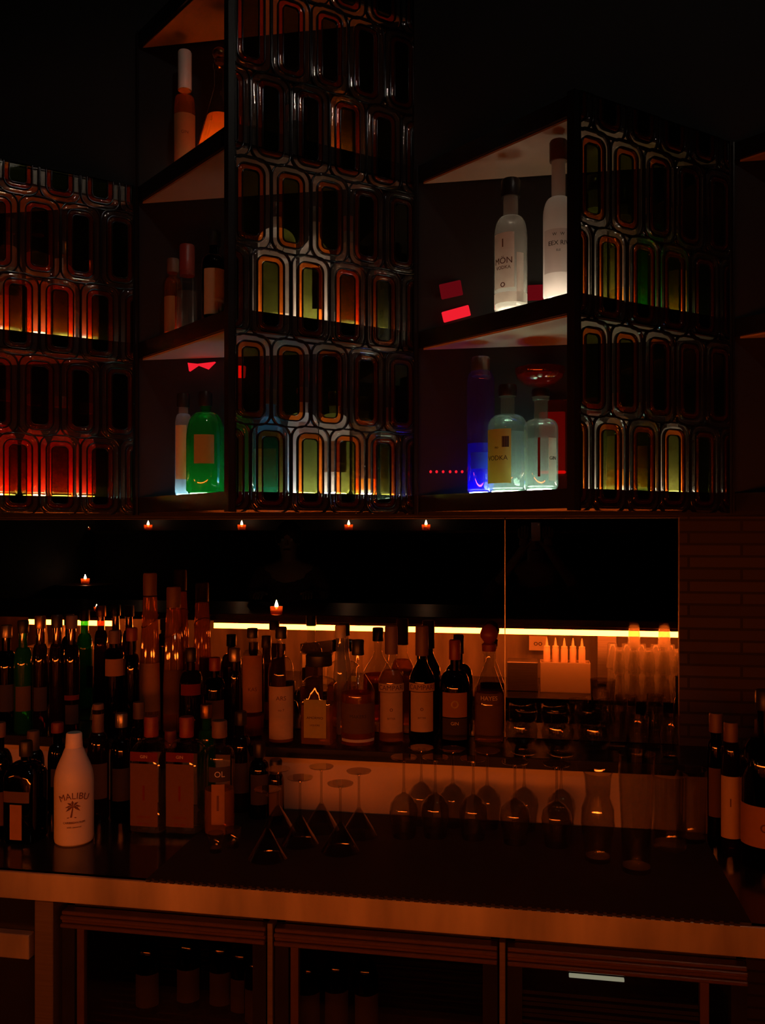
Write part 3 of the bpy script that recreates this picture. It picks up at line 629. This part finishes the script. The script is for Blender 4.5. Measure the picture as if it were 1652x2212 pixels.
p = refl(597, 1328, 1.236); votive((p.x, p.y, 1.236), 'red votive candle on the bar top reflected above the light strip', 1.0)
p = refl(184, 1323, 1.236); votive((p.x, min(.4, max(-.36, p.y)), 1.236), 'small candle on the bar top reflected above the short light strip', .45)

# ------------------------------------------------------------------ bottles on the ledge in front of the mirror
ZL = 1.09
def lb(px, ybase, ytop, w, label, **kw):
    p, H, r = pxb(px, ybase, ytop, w, ZL); p.y = min(max(p.y, 2.5+r*1.05), 2.715-r*1.1); 
    q = at_Y(px, 1500, p.y); p.x = q.x; d = depth(p); H = (HZ-ytop)*d/FPX+CAMZ-ZL
    return bottle(label, tuple(p), H, w*d/FPX/2, **kw)
ZI = [('no', .01, .3, 'ink_brown', 0)]
lb(545, 1590, 1357, 52, 'clear bottle with a tall orange-brown label, left of the label-fronted amber row', gl='clear', liq='liq_amber', lv=.2, bh=.62, sh=.80, cap='c_black', caph=.03, labs=[(.24, .76, 50, 'p_orange', 0, [('KAS', .016, .45, 'ink_brown', 0)])])
lb(607, 1612, 1354, 56, 'clear liqueur bottle with a long tan label and bright yellow neck', gl='clear', liq='liq_gold', lv=.3, bh=.58, sh=.74, cap='c_black', caph=.035, labs=[(.05, .50, 62, 'p_tan', 0, [('ARS', .018, .40, 'ink_brown', 0), ('no 7', .01, .30, 'ink_brown', 0)])])
lb(689, 1612, 1412, 71, 'square decanter with a bright yellow label and wide black stopper', gl='clear', liq='liq_gold', lv=.45, sq=7, bh=.66, sh=.74, nr=.018, cap='c_black', capr=.040, caph=.035, labs=[(.10, .52, 34, 'p_gold', 0, [('AMORMIO', .010, .32, 'ink_brown', 0), ('LIQUORE', .007, .24, 'ink_brown', 0)])])
lb(735, 1560, 1350, 30, 'slim pale bottle standing behind the square decanter', gl='milk', bh=.5, sh=.85, style='ogee', cap='c_white')
lb(773, 1622, 1382, 74, 'dark-capped whisky bottle with fluted shoulders and wide brown label', gl='clear', liq='liq_amber', lv=.5, bh=.48, sh=.76, style='ogee', cap='c_black', caph=.045, capr=.019, labs=[(.14, .42, 66, 'p_brown', 0, [('MAKERS', .014, .30, 'ink', 0)]), (.06, .085, 66, 'p_white')])
CAMP = [(.10, .44, 56, 'p_tan', 0, [('o', .02, .30, 'ink_brown', 0), ('BITTER', .008, .22, 'ink_brown', 0)]), (.445, .515, 70, 'p_tan', 0, [('CAMPARI', .021, .48, 'ink_brown', 0)])]
lb(845, 1602, 1352, 56, 'clear golden aperitif bottle with dark cap, left of the twin lettered bottles', gl='clear', liq='liq_gold', lv=.62, bh=.52, sh=.70, style='ogee', nr=.0155, cap='c_brown', caph=.085, labs=CAMP)
lb(911, 1600, 1352, 56, 'dark-shouldered aperitif bottle, right of the twin lettered bottles', gl='darkgl', bh=.52, sh=.72, style='ogee', nr=.0155, cap='c_brown', caph=.09, labs=CAMP)
lb(982, 1600, 1382, 66, 'black gin bottle with an orange emblem on its label', gl='darkgl', bh=.52, sh=.70, cap='c_red', caph=.06, labs=[(.26, .50, 50, 'p_orange', 0, [('o', .05, .40, 'p_gold', 0)]), (.04, .25, 50, 'p_dark', 0, [('GIN', .014, .20, 'ink_white', 0)])])
lb(1056, 1600, 1392, 66, 'cone-shouldered rum bottle with red neck and bulbous stopper, beside the mirror joint', gl='clear', liq='liq_gold', lv=.50, bh=.50, sh=.78, style='cone', nr=.016, cap='c_red', capr=.026, stopper='bulb', labs=[(.42, .52, 52, 'p_brown', 0, [('HAYES', .018, .47, 'ink_white', 0)]), (.06, .40, 52, 'p_brown'), ])
# two tall fluted tapering bottles
def tall(px, ytop, w0, w1, label, wlab):
    p = at_Y(px, 1500, 2.6); d = depth(p); H = (HZ-ytop)*d/FPX+CAMZ-ZL; r = w0*d/FPX/2; r1 = w1*d/FPX/2
    t = thing('bottle', label, 'bottle', (p.x, 2.6, ZL)); a0 = atan2(-2.6, -p.x)
    mobj('glass_body', lathe([(r*.9, 0), (r, .006), (r*.98, H*.3), (r1*1.15, H*.72), (r1, H*.86), (r1, H*.9)], 48, flute=.07, nfl=24), 'clear', t, True)
    mobj('liquid', lathe([(r*.88, .006), (r*.93, .012), (r*.91, H*.3), (r1*1.06, H*.72), (r1*.93, H*.85)], 48, flute=.07, nfl=24, cap1=True), 'liq_gold', t, True)
    mobj('cap', lathe([(r1*1.05, H*.86), (r1*1.05, H*.99), (r1*.95, H)], 24, cap1=True), 'c_brown', t, True)
    mobj('label', patch(r*1.08, a0, R_(60), H*.14, H*.44, r1=r*1.02), wlab, t, True)
    mobj('neck_cord', tube([(r1*1.22*cos(a)*1.02, r1*1.22*sin(a)*1.02, H*.70+.02*sin(a+.7)) for a in [2*pi*i/24 for i in range(25)]], .0016, 6), 'c_gold', t, True)
tall(324, 1238, 44, 28, 'very tall tapering fluted bottle of golden liqueur with an orange label, left of the pair', 'p_orange')
tall(375, 1268, 44, 29, 'tall tapering fluted bottle of golden liqueur, right of the pair', 'p_brown')
# dark clutter on the left part of the ledge
for (px, yb, yt, w, lab, kw) in (
    (14, 1590, 1350, 40, 'dark bottle with silver cap at the far left end of the ledge', dict(gl='darkgl', cap='c_silver', labs=[(.2, .45, 50, 'p_dark')])),
    (50, 1600, 1340, 38, 'green-black bottle, second from the left end of the ledge', dict(gl='green', cap='c_black', labs=[(.2, .42, 50, 'p_brown')])),
    (87, 1596, 1330, 33, 'slim brown bottle with a gold cap on the left of the ledge', dict(gl='brown', cap='c_gold', labs=[(.2, .4, 50, 'p_dark')])),
    (123, 1600, 1328, 33, 'brown bottle under the short strip of light', dict(gl='brown', cap='c_black', liq='liq_amber', lv=.4)),
    (155, 1604, 1330, 33, 'slim red-banded bottle just left of the unbroken part of the short light strip', dict(gl='brown', cap='c_brown', labs=[(.3, .34, 60, 'p_red'), (.1, .26, 50, 'p_dark')])),
    (247, 1600, 1362, 42, 'dark bottle with a squarish orange label, left of the tall fluted pair', dict(gl='darkgl', cap='c_brown', bh=.7, sh=.84, labs=[(.58, .74, 60, 'p_orange')])),
    (285, 1600, 1356, 34, 'thin dark bottle left of the tall fluted pair', dict(gl='darkgl', cap='c_red')),
    (412, 1604, 1400, 52, 'dark red rum bottle just right of the tall fluted pair', dict(gl='brown', cap='c_black', labs=[(.5, .62, 50, 'p_red')])),
    (464, 1600, 1420, 46, 'dark bottle with a red band left of the orange-brown label', dict(gl='darkgl', cap='c_red', labs=[(.2, .5, 55, 'p_brown')])),
    (507, 1596, 1400, 26, 'slim brown bottle beside the orange-brown label', dict(gl='brown', cap='c_silver'))):
    lb(px, yb, yt, w, lab, **kw)

# ------------------------------------------------------------------ things on the counter, left
def cb(px, ybase, ytop, w, label, **kw):
    p, H, r = pxb(px, ybase, ytop, w, zm if 445 < px < 610 else ZC); p.y = min(p.y, 2.5-r*1.3)
    return bottle(label, tuple(p), H, r, **kw)
# white coconut rum bottle (opaque)
p, H, r = pxb(160, 1816, 1582, 82, ZC)
mb = thing('bottle', 'opaque white coconut rum bottle standing alone near the counter edge', 'bottle', tuple(p)); a0 = atan2(-p.y, -p.x)
mobj('body', lathe([(r*.88, 0), (r*.97, .004), (r, .014), (r, H*.55), (r*.985, H*.60), (r*.93, H*.655), (r*.80, H*.72), (r*.62, H*.79), (r*.50, H*.845), (r*.445, H*.865)], 40, cap1=True), 'malibu', mb, True)
mobj('cap', lathe([(r*.44, H*.866), (r*.44, H*.875), (r*.40, H*.99), (r*.36, H)], 24, cap1=True), 'c_white', mb, True)
pv = [(-.003, -.022, 0), (.002, -.022, 0), (.006, .006, 0), (.003, .006, 0), (-.012, -.024, 0), (.014, -.024, 0), (.012, -.0215, 0), (-.009, -.0215, 0)]; pf = [(0, 1, 2, 3), (4, 5, 6, 7)]
for k, a in enumerate((8, 50, 95, 135, 175, 205, -25)):
    a = R_(a); n = len(pv); ux, uy = cos(a), sin(a); ln = .021
    pv += [(.0045, .006, 0), (.0045+ux*ln*.5-uy*.0035, .006+uy*ln*.5+ux*.0035, 0), (.0045+ux*ln, .006+uy*ln-.004, 0), (.0045+ux*ln*.5+uy*.0030, .006+uy*ln*.5-ux*.0030, 0)]; pf.append((n, n+1, n+2, n+3))
pal = mobj('printed_emblem', wrap((pv, pf), r+.0008, a0-R_(8), H*.345), 'ink_brown', mb)
mobj('lettering', wrap(text_vf('MALIBU', .024, .09), r+.0012, a0, H*.46), 'ink_brown', mb)
mobj('lettering', wrap(text_vf('CARIBBEAN RUM', .0075), r+.0012, a0, H*.22), 'ink_brown', mb)
mobj('lettering', wrap(text_vf('with coconut', .007), r+.0012, a0, H*.18), 'ink_brown', mb)
cb(56, 1812, 1600, 74, 'black herbal liqueur bottle with a narrow orange label, left of the white bottle', gl='darkgl', sq=5, bh=.66, sh=.80, cap='c_black', labs=[(.05, .40, 20, 'p_orange'), (.42, .53, 40, 'p_brown')])
cb(-2, 1800, 1560, 56, 'dark bottle at the far left edge of the counter', gl='darkgl', cap='c_brown', labs=[(.1, .4, 40, 'p_brown')])
M['p_gin'] = paper('dull_orange_label', (.21, .115, .06))
G = [(.08, .62, 40, 'p_gin', 0, [('I', .060, .36, 'p_red', 0), ('LONDON', .0085, .16, 'p_red', 0), ('DRY GIN', .008, .10, 'p_red', 0)]), (.64, .72, 40, 'p_red', 0, [('GIN', .012, .68, 'p_cream', 0)])]
cb(327, 1792, 1547, 74, 'square gin bottle with red cap and orange label, left of the square pair', gl='clear', sq=8, bh=.70, sh=.80, nr=.018, cap='c_red', caph=.055, capr=.020, liq='liq_water', lv=.5, labs=G)
cb(403, 1794, 1548, 74, 'square gin bottle with red cap and orange label, right of the square pair', gl='clear', sq=8, bh=.70, sh=.80, nr=.018, cap='c_red', caph=.055, capr=.020, liq='liq_water', lv=.5, labs=G)
cb(383, 1735, 1570, 50, 'bottle with an orange-red cap between and behind the square gin pair', gl='brown', cap='c_red', caph=.05, bh=.6, sh=.75)
cb(474, 1800, 1556, 66, 'clear vodka bottle with a black band right of the square gin pair', gl='clear', liq='liq_gold', lv=.4, bh=.66, sh=.78, nr=.016, cap='c_brown', caph=.045,
   labs=[(.49, .62, 42, 'p_dark', 0, [('OL', .022, .555, 'ink_white', 0)]), (.12, .47, 24, 'p_orange', -6, [('I', .06, .30, 'ink_brown', 0)])])
for (px, yb, yt, w, lab, kw) in (
    (212, 1770, 1520, 46, 'bottle with a ringed brown cap behind the white bottle', dict(gl='brown', cap='c_brown', caph=.09, capr=.016, labs=[(.2, .5, 50, 'p_brown')])),
    (262, 1770, 1540, 46, 'dark bottle behind and left of the square gin pair', dict(gl='darkgl', cap='c_silver', labs=[(.2, .5, 50, 'p_dark')])),
    (72, 1750, 1578, 46, 'brown-capped bottle behind the black herbal liqueur', dict(gl='darkgl', cap='c_brown', caph=.06)),
    (124, 1752, 1560, 40, 'bottle with red top behind and left of the white bottle', dict(gl='darkgl', cap='c_red', caph=.03, labs=[(.3, .5, 40, 'p_brown')])),
    (300, 1740, 1516, 42, 'tall brown bottle behind the square gin pair', dict(gl='brown', cap='c_brown', caph=.05)),
    (448, 1742, 1520, 40, 'green bottle behind the black-banded vodka bottle', dict(gl='green', cap='c_gold', caph=.04)),
    (560, 1764, 1604, 46, 'short dark bottle left of the lit steel riser', dict(gl='darkgl', cap='c_black', labs=[(.2, .6, 50, 'p_dark')])),
    (596, 1770, 1640, 36, 'small brown bitters bottle at the left end of the lit steel riser', dict(gl='brown', cap='c_black', labs=[(.1, .6, 50, 'p_brown')])),
    (520, 1750, 1536, 46, 'dark brown bottle right of the black-banded vodka bottle', dict(gl='brown', cap='c_black', labs=[(.2, .5, 40, 'p_dark')]))):
    cb(px, yb, yt, w, lab, **kw)
# right-hand bottles
def solidbottle(label, px, ybase, ytop, w, **kw): return cb(px, ybase, ytop, w, label, **kw)
cb(1652, 1866, 1490, 100, 'big black bottle with a bright orange label at the right edge', gl='darkgl', bh=.50, sh=.74, nr=.018, cap='c_black', caph=.05, labs=[(.13, .36, 70, 'p_orange', 0, [('o', .045, .25, 'ink_brown', 0)])])
cb(1578, 1842, 1560, 42, 'bottle with a tan label at the right, left of the big black bottle', gl='brown', bh=.74, sh=.86, cap='c_brown', caph=.05, labs=[(.13, .60, 62, 'p_tan', 0, [('I', .03, .4, 'ink_brown', 0)])])
cb(1546, 1822, 1540, 36, 'slim bottle with a long narrow label at the right end of the row', gl='darkgl', bh=.62, sh=.8, cap='c_brown', caph=.05, labs=[(.22, .59, 50, 'p_brown')])
cb(1620, 1722, 1500, 36, 'orange-capped bottle behind the tan label at the right', gl='brown', cap='c_brown', caph=.07, capr=.02, labs=[(.5, .7, 50, 'p_orange')])
cb(1568, 1712, 1490, 34, 'brown-capped bottle behind the slim narrow-label bottle', gl='brown', cap='c_brown', caph=.07, capr=.018, labs=[(.5, .62, 50, 'p_orange')])

# ------------------------------------------------------------------ glassware on the counter
def wine(loc, label, H=.2, grp=None):
    t = thing('wine_glass', label, 'glass', loc, 0, grp)    # upside down: rim on the counter
    bw = [(.031, 0), (.036, H*.18), (.040, H*.32), (.036, H*.42), (.022, H*.50), (.006, H*.545)]
    mobj('bowl', lathe(bw+[(r-.0015 if r > .01 else .004, z-.001 if i else z+.0) for i, (r, z) in reversed(list(enumerate(bw)))], 28, cap0=False), 'thin', t, True)
    mobj('stem', lathe([(.006, H*.545), (.0038, H*.62), (.0035, H*.9), (.006, H*.965)], 12), 'thin', t, True)
    mobj('foot', lathe([(.006, H*.965), (.034, H*.985), (.036, H*.995), (.035, H), (.0, H)], 28), 'thin', t, True); return t
first = None; GR = 'upturned wine glasses in front of the steel riser'
ords = ['first', 'second', 'third', 'fourth', 'fifth', 'sixth']
for i, (px, yb, yt) in enumerate(((872, 1812, 1622), (940, 1812, 1640), (1022, 1816, 1652), (1112, 1826, 1638), (1202, 1832, 1640))):
    p, H, r = pxb(px, yb-6, yt, 70, zm); l = 'upturned wine glass on the counter, %s from left in the front row' % ords[i]
    if not first: first = wine(tuple(p), l, .215, GR)
    else: dup(first, tuple(p), l)
for i, px in enumerate((910, 978, 1052, 1132, 1212)):
    p = at_Y(px, 1790, 2.435); p.z = zm; dup(first, tuple(p), 'upturned wine glass close to the riser, %s from left in the back row' % ords[i])
def martini(loc, label, H=.16, grp=None):
    t = thing('martini_glass', label, 'glass', loc, 0, grp)
    mobj('bowl', lathe([(.050, 0), (.0505, .002), (.006, H*.42), (.004, H*.415), (.0488, .002)], 36, cap0=False), 'thin', t, True)
    mobj('stem', lathe([(.005, H*.42), (.0035, H*.55), (.0035, H*.9), (.006, H*.96)], 12), 'thin', t, True)
    mobj('foot', lathe([(.006, H*.96), (.033, H*.985), (.034, H), (0, H)], 28), 'thin', t, True); return t
mg = None
for i, (px, yb) in enumerate(((578, 1862), (648, 1830), (735, 1846), (775, 1812), (694, 1800), (600, 1806))):
    p = at_z(px, yb-8, zm); l = 'upturned martini glass on the counter, %s' % ('leftmost in front', 'in front right of the leftmost one', 'catching a bright amber glint', 'behind the glinting one on its right', 'in the middle of the back row', 'left end of the back row')[i]
    if not mg: mg = martini(tuple(p), l, .175, 'upturned martini glasses')
    else: dup(mg, tuple(p), l)
def upright(name, label, px, yb, prof, mat='thin', z0=None, cat='glass'):
    p = at_z(px, yb, zm if z0 is None else z0); t = thing(name, label, cat, tuple(p)); th = .002
    inner = [(max(r-th, .003), max(z, .012)) for r, z in reversed(prof)]
    mobj('glass_wall', lathe(prof+inner, 32, cap1=True), mat, t, True); return t
upright('hurricane_glass', 'curvy clear glass with a waist, right of the upturned wine glasses', 1291, 1858, [(.030, 0), (.032, .004), (.034, .05), (.042, .09), (.040, .13), (.030, .16), (.033, .20), (.036, .22)])
upright('pilsner_glass', 'tall clear flared beer glass, nearest the counter edge', 1374, 1880, [(.034, 0), (.036, .004), (.035, .03), (.036, .10), (.041, .20), (.045, .285)])
upright('tumbler', 'tall clear tumbler right of the flared beer glass', 1446, 1830, [(.040, 0), (.042, .004), (.044, .10), (.046, .19)])
upright('tumbler', 'tall clear tumbler farthest right in the row of glasses', 1492, 1814, [(.036, 0), (.038, .004), (.040, .10), (.042, .19)])
for i, (px, yb) in enumerate(((466, 1840), (503, 1830))):
    upright('shot_glass', 'small shot glass before the black-banded vodka, %s' % ('nearer one', 'farther one')[i], px, yb, [(.015, 0), (.017, .003), (.021, .05)])
# upright coupes / tumblers on the ledge at right
cg = None
for i, px in enumerate((1126, 1204, 1284)):
    p = at_Y(px, 1600, 2.585); loc = (p.x, 2.585, ZL); l = 'stemless clear bowl glass on the ledge below the reflected tub, %s' % ('left', 'middle', 'right')[i]
    if cg is None:
        cg = thing('bowl_glass', l, 'glass', loc); mobj('glass_wall', lathe([(.02, 0), (.026, .003), (.044, .03), (.048, .055), (.042, .085), (.040, .085), (.046, .055), (.042, .031), (.02, .008)], 32, cap1=True), 'thin', cg, True)
    else: dup(cg, loc, l)
for i, (px, w, yt) in enumerate(((1333, 64, 1530), (1376, 50, 1548), (1411, 36, 1540), (1448, 40, 1545))):
    yy = 2.56 if i % 2 else 2.655; p = at_Y(px, 1600, yy); d = depth(p); H = (HZ-yt)*d/FPX+CAMZ-ZL; r = w*d/FPX/2
    tumbler('rocks_glass', 'rocks glass on the ledge below the reflected glass stack, %s' % ('widest', 'second from left', 'third from left', 'next to the mirror edge')[i], 'glass', (p.x, yy, ZL), H, r*.85, r)

# ------------------------------------------------------------------ people (seen dimly in the mirror)
def skin_mesh(name, nodes, links, mat, parent, sub=2):
    """nodes: {key: (pos, radius or (rx, ry))}; one continuous skinned surface"""
    keys = list(nodes); ix = {k: i for i, k in enumerate(keys)}
    me = bpy.data.meshes.new(name); me.from_pydata([nodes[k][0] for k in keys], [(ix[a], ix[b]) for a, b in links], [])
    o = bpy.data.objects.new(name, me); COL.objects.link(o)
    m = o.modifiers.new('skin', 'SKIN'); m.use_smooth_shade = True
    for k in keys:
        d = me.skin_vertices[0].data[ix[k]]; r = nodes[k][1]; d.radius = (r, r) if not isinstance(r, tuple) else r; d.use_root = (ix[k] == 0)
    o.modifiers.new('sub', 'SUBSURF').levels = sub; o.modifiers['sub'].render_levels = sub
    dg = bpy.context.evaluated_depsgraph_get(); ev = o.evaluated_get(dg); m2 = bpy.data.meshes.new_from_object(ev)
    bpy.data.objects.remove(o); m2.name = name; m2.materials.clear(); m2.materials.append(M[mat])
    q = bpy.data.objects.new(name, m2); COL.objects.link(q); q.parent = parent; return q
def person(label, loc, rz, L_el, L_wr, R_el, R_wr, fdir, lean=0.):
    """a standing figure facing +Y; elbow and wrist given in its own space"""
    t = thing('person', label, 'person', loc, rz)
    y = lambda z: lean*max(0, z-.95)/.55
    N = {}; E = []
    def add(k, p, r, to=None):
        N[k] = (tuple(p), r)
        if to: E.append((to, k))
    add('pelvis', (0, 0, .95), (.15, .11)); add('waist', (0, y(1.08), 1.08), (.135, .10), 'pelvis'); add('chest', (0, y(1.28), 1.28), (.155, .115), 'waist'); add('collar', (0, y(1.43), 1.43), (.12, .09), 'chest')
    add('neck', (0, y(1.5)+.005, 1.51), .055, 'collar'); add('jaw', (0, y(1.57)+.025, 1.575), (.062, .07), 'neck'); add('face', (0, y(1.63)+.018, 1.64), (.076, .09), 'jaw'); add('crown', (0, y(1.7)+.005, 1.715), (.068, .082), 'face'); add('top', (0, y(1.74), 1.755), .035, 'crown')
    for s, el, wr in ((-1, L_el, L_wr), (1, R_el, R_wr)):
        q = 'l' if s < 0 else 'r'
        add(q+'sh', (s*.185, y(1.42), 1.42), .062, 'collar'); el = Vector(el); wr = Vector(wr); sh = Vector(N[q+'sh'][0])
        add(q+'ua', sh.lerp(el, .5), .052, q+'sh'); add(q+'el', el, .042, q+'ua'); add(q+'fa', el.lerp(wr, .4), .040, q+'el'); add(q+'wr', wr, .027, q+'fa')
        fd = Vector(fdir).normalized(); side = Vector((s, 0, 0)); pm = wr+fd*.045; add(q+'pm', pm, (.034, .018), q+'wr')
        nrm = fd.cross(Vector((1, 0, 0))).normalized()
        for i, ln in enumerate((.072, .08, .075, .06)):
            b = pm+fd*.035+Vector((-s*(.027-.018*i), 0, 0)); add(q+'f%da' % i, b, .0095, q+'pm'); c = b+fd*ln*.5+nrm*.008; add(q+'f%db' % i, c, .0085, q+'f%da' % i); add(q+'f%dc' % i, c+fd*ln*.42+nrm*.018, .007, q+'f%db' % i)
        b = wr+fd*.03+Vector((-s*.036, 0, 0)); add(q+'ta', b, .012, q+'wr'); add(q+'tb', b+fd*.035+Vector((-s*.022, 0, 0)), .0095, q+'ta')
        add(q+'hip', (s*.09, 0, .88), .095, 'pelvis'); add(q+'kn', (s*.10, .02, .49), .06, q+'hip'); add(q+'an', (s*.11, -.01, .09), .042, q+'kn'); add(q+'toe', (s*.12, .13, .035), .035, q+'an')
    skin_mesh('body', N, E, 'skin', t)
    hd = Vector((0, y(1.64)+.012, 1.64))
    mobj('nose', lathe([(.004, .022), (.009, 0), (.014, -.018), (.006, -.026)], 12, cap1=True), 'skin', t, True, (hd.x, hd.y+.094, hd.z-.005))
    for s in (-1, 1):
        mobj('eye', lathe([(.0115*abs(sin(pi*j/8))+.0003, -.0115*cos(pi*j/8)) for j in range(9)], 12, cap1=True), 'ink_white', t, True, (s*.03, hd.y+.080, hd.z+.012))
        mobj('ear', lathe([(.024*abs(sin(pi*j/8))+.0003, -.032*cos(pi*j/8)) for j in range(9)], 12, cap1=True, sq=2), 'skin', t, True, (s*.072, hd.y-.01, hd.z)).scale = (.35, 1, 1)
    mobj('mouth', tube([(-.024, hd.y+.086, hd.z-.058), (0, hd.y+.094, hd.z-.056), (.024, hd.y+.086, hd.z-.058)], .005), 'p_red', t, True)
    mobj('hair', lathe([(.098*abs(cos(a))+.0005, .115*sin(a)) for a in [R_(x) for x in (-25, -5, 15, 35, 55, 75, 89)]], 24, cap0=True, cap1=True), 'hair', t, True, (0, hd.y-.018, hd.z+.035))
    S = {k: (v[0], (v[1][0]+.012, v[1][1]+.012) if isinstance(v[1], tuple) else v[1]+.012) for k, v in N.items() if k in ('pelvis', 'waist', 'chest', 'collar', 'lsh', 'rsh', 'lua', 'rua', 'lel', 'rel', 'lfa', 'rfa')}
    skin_mesh('shirt', S, [e for e in E if e[0] in S and e[1] in S], 'shirt', t)
    T = {k: (v[0], (v[1][0]+.013, v[1][1]+.013) if isinstance(v[1], tuple) else v[1]+.014) for k, v in N.items() if k in ('pelvis', 'lhip', 'rhip', 'lkn', 'rkn', 'lan', 'ran')}
    skin_mesh('trousers', T, [e for e in E if e[0] in T and e[1] in T], 'hair', t)
    return t
person('person in a dark shirt raising both hands to hold a phone, faintly reflected', (.0, -.64, .02), 0, (-.31, .34, 1.27), (-.075, .535, 1.60), (.31, .34, 1.27), (.075, .535, 1.60), (0, .15, 1), .10)
ph = thing('phone', 'black phone held up by the reflected person', 'phone', (0, -.045, 1.728)); mobj('case', bbox(-.031, .031, -.005, .005, -.06, .06, .003), 'phone', ph); mobj('lens', lathe([(.004, 0), (.004, .002)], 16, cap1=True), 'c_silver', ph, False, (.018, .006, .045)).rotation_euler = (R_(-90), 0, 0)
pp = in_mirror(628, 1250, -.62)
person('person in a dark plum shirt standing at the bar, faintly reflected at the left', (pp.x, -.62, .02), R_(-8), (-.27, .08, 1.255), (-.17, .28, 1.285), (.27, .08, 1.255), (.17, .28, 1.285), (0, 1, -.04), .08)

# ------------------------------------------------------------------ room lamps that give the glints
def spotlamp(loc, aim, label, r=.040):
    t = thing('ceiling_spotlight', label, 'lamp', loc); d = (Vector(aim)-Vector(loc)).normalized(); q = d.to_track_quat('Z', 'Y')
    h = mobj('housing', lathe([(r*2.2, .0), (r*2.3, .16), (r*2.3, .165), (r*2.15, .165), (r*2.05, .01)], 24, cap0=True), 'black_matte', t, True); h.rotation_mode = 'QUATERNION'; h.rotation_quaternion = q
    o = mobj('bulb', lathe([(r, .012), (r, .016), (r*.6, .020)], 24, cap1=True), 'spot', t); o.rotation_mode = 'QUATERNION'; o.rotation_quaternion = q
    mobj('rod', lathe([(.006, .0), (.006, 4.2-loc[2])], 10, cap0=False), 'black', t)
spotlamp((1.0, .55, 4.0), (-.15, 2.2, 2.65), 'black ceiling spotlight to the right aimed at the shelf towers')
spotlamp((-.1, .95, 3.55), (-1.45, 2.2, 2.3), 'black ceiling spotlight to the left aimed at the left shelf tower')

# ------------------------------------------------------------------ world and view
w = bpy.data.worlds.new('dark_room'); scn.world = w; w.use_nodes = True
w.node_tree.nodes['Background'].inputs[0].default_value = (.5, .45, .6, 1); w.node_tree.nodes['Background'].inputs[1].default_value = .0015
vs = scn.view_settings; vs.view_transform = 'Standard'; vs.look = 'None'; vs.gamma = 1.0; vs.exposure = 0.0; vs.use_curve_mapping = False
try:
    scn.cycles.transparent_max_bounces = 48; scn.cycles.max_bounces = 12; scn.cycles.glossy_bounces = 6; scn.cycles.transmission_bounces = 8
    scn.cycles.sample_clamp_indirect = 4.0; scn.cycles.caustics_reflective = False
except Exception: pass
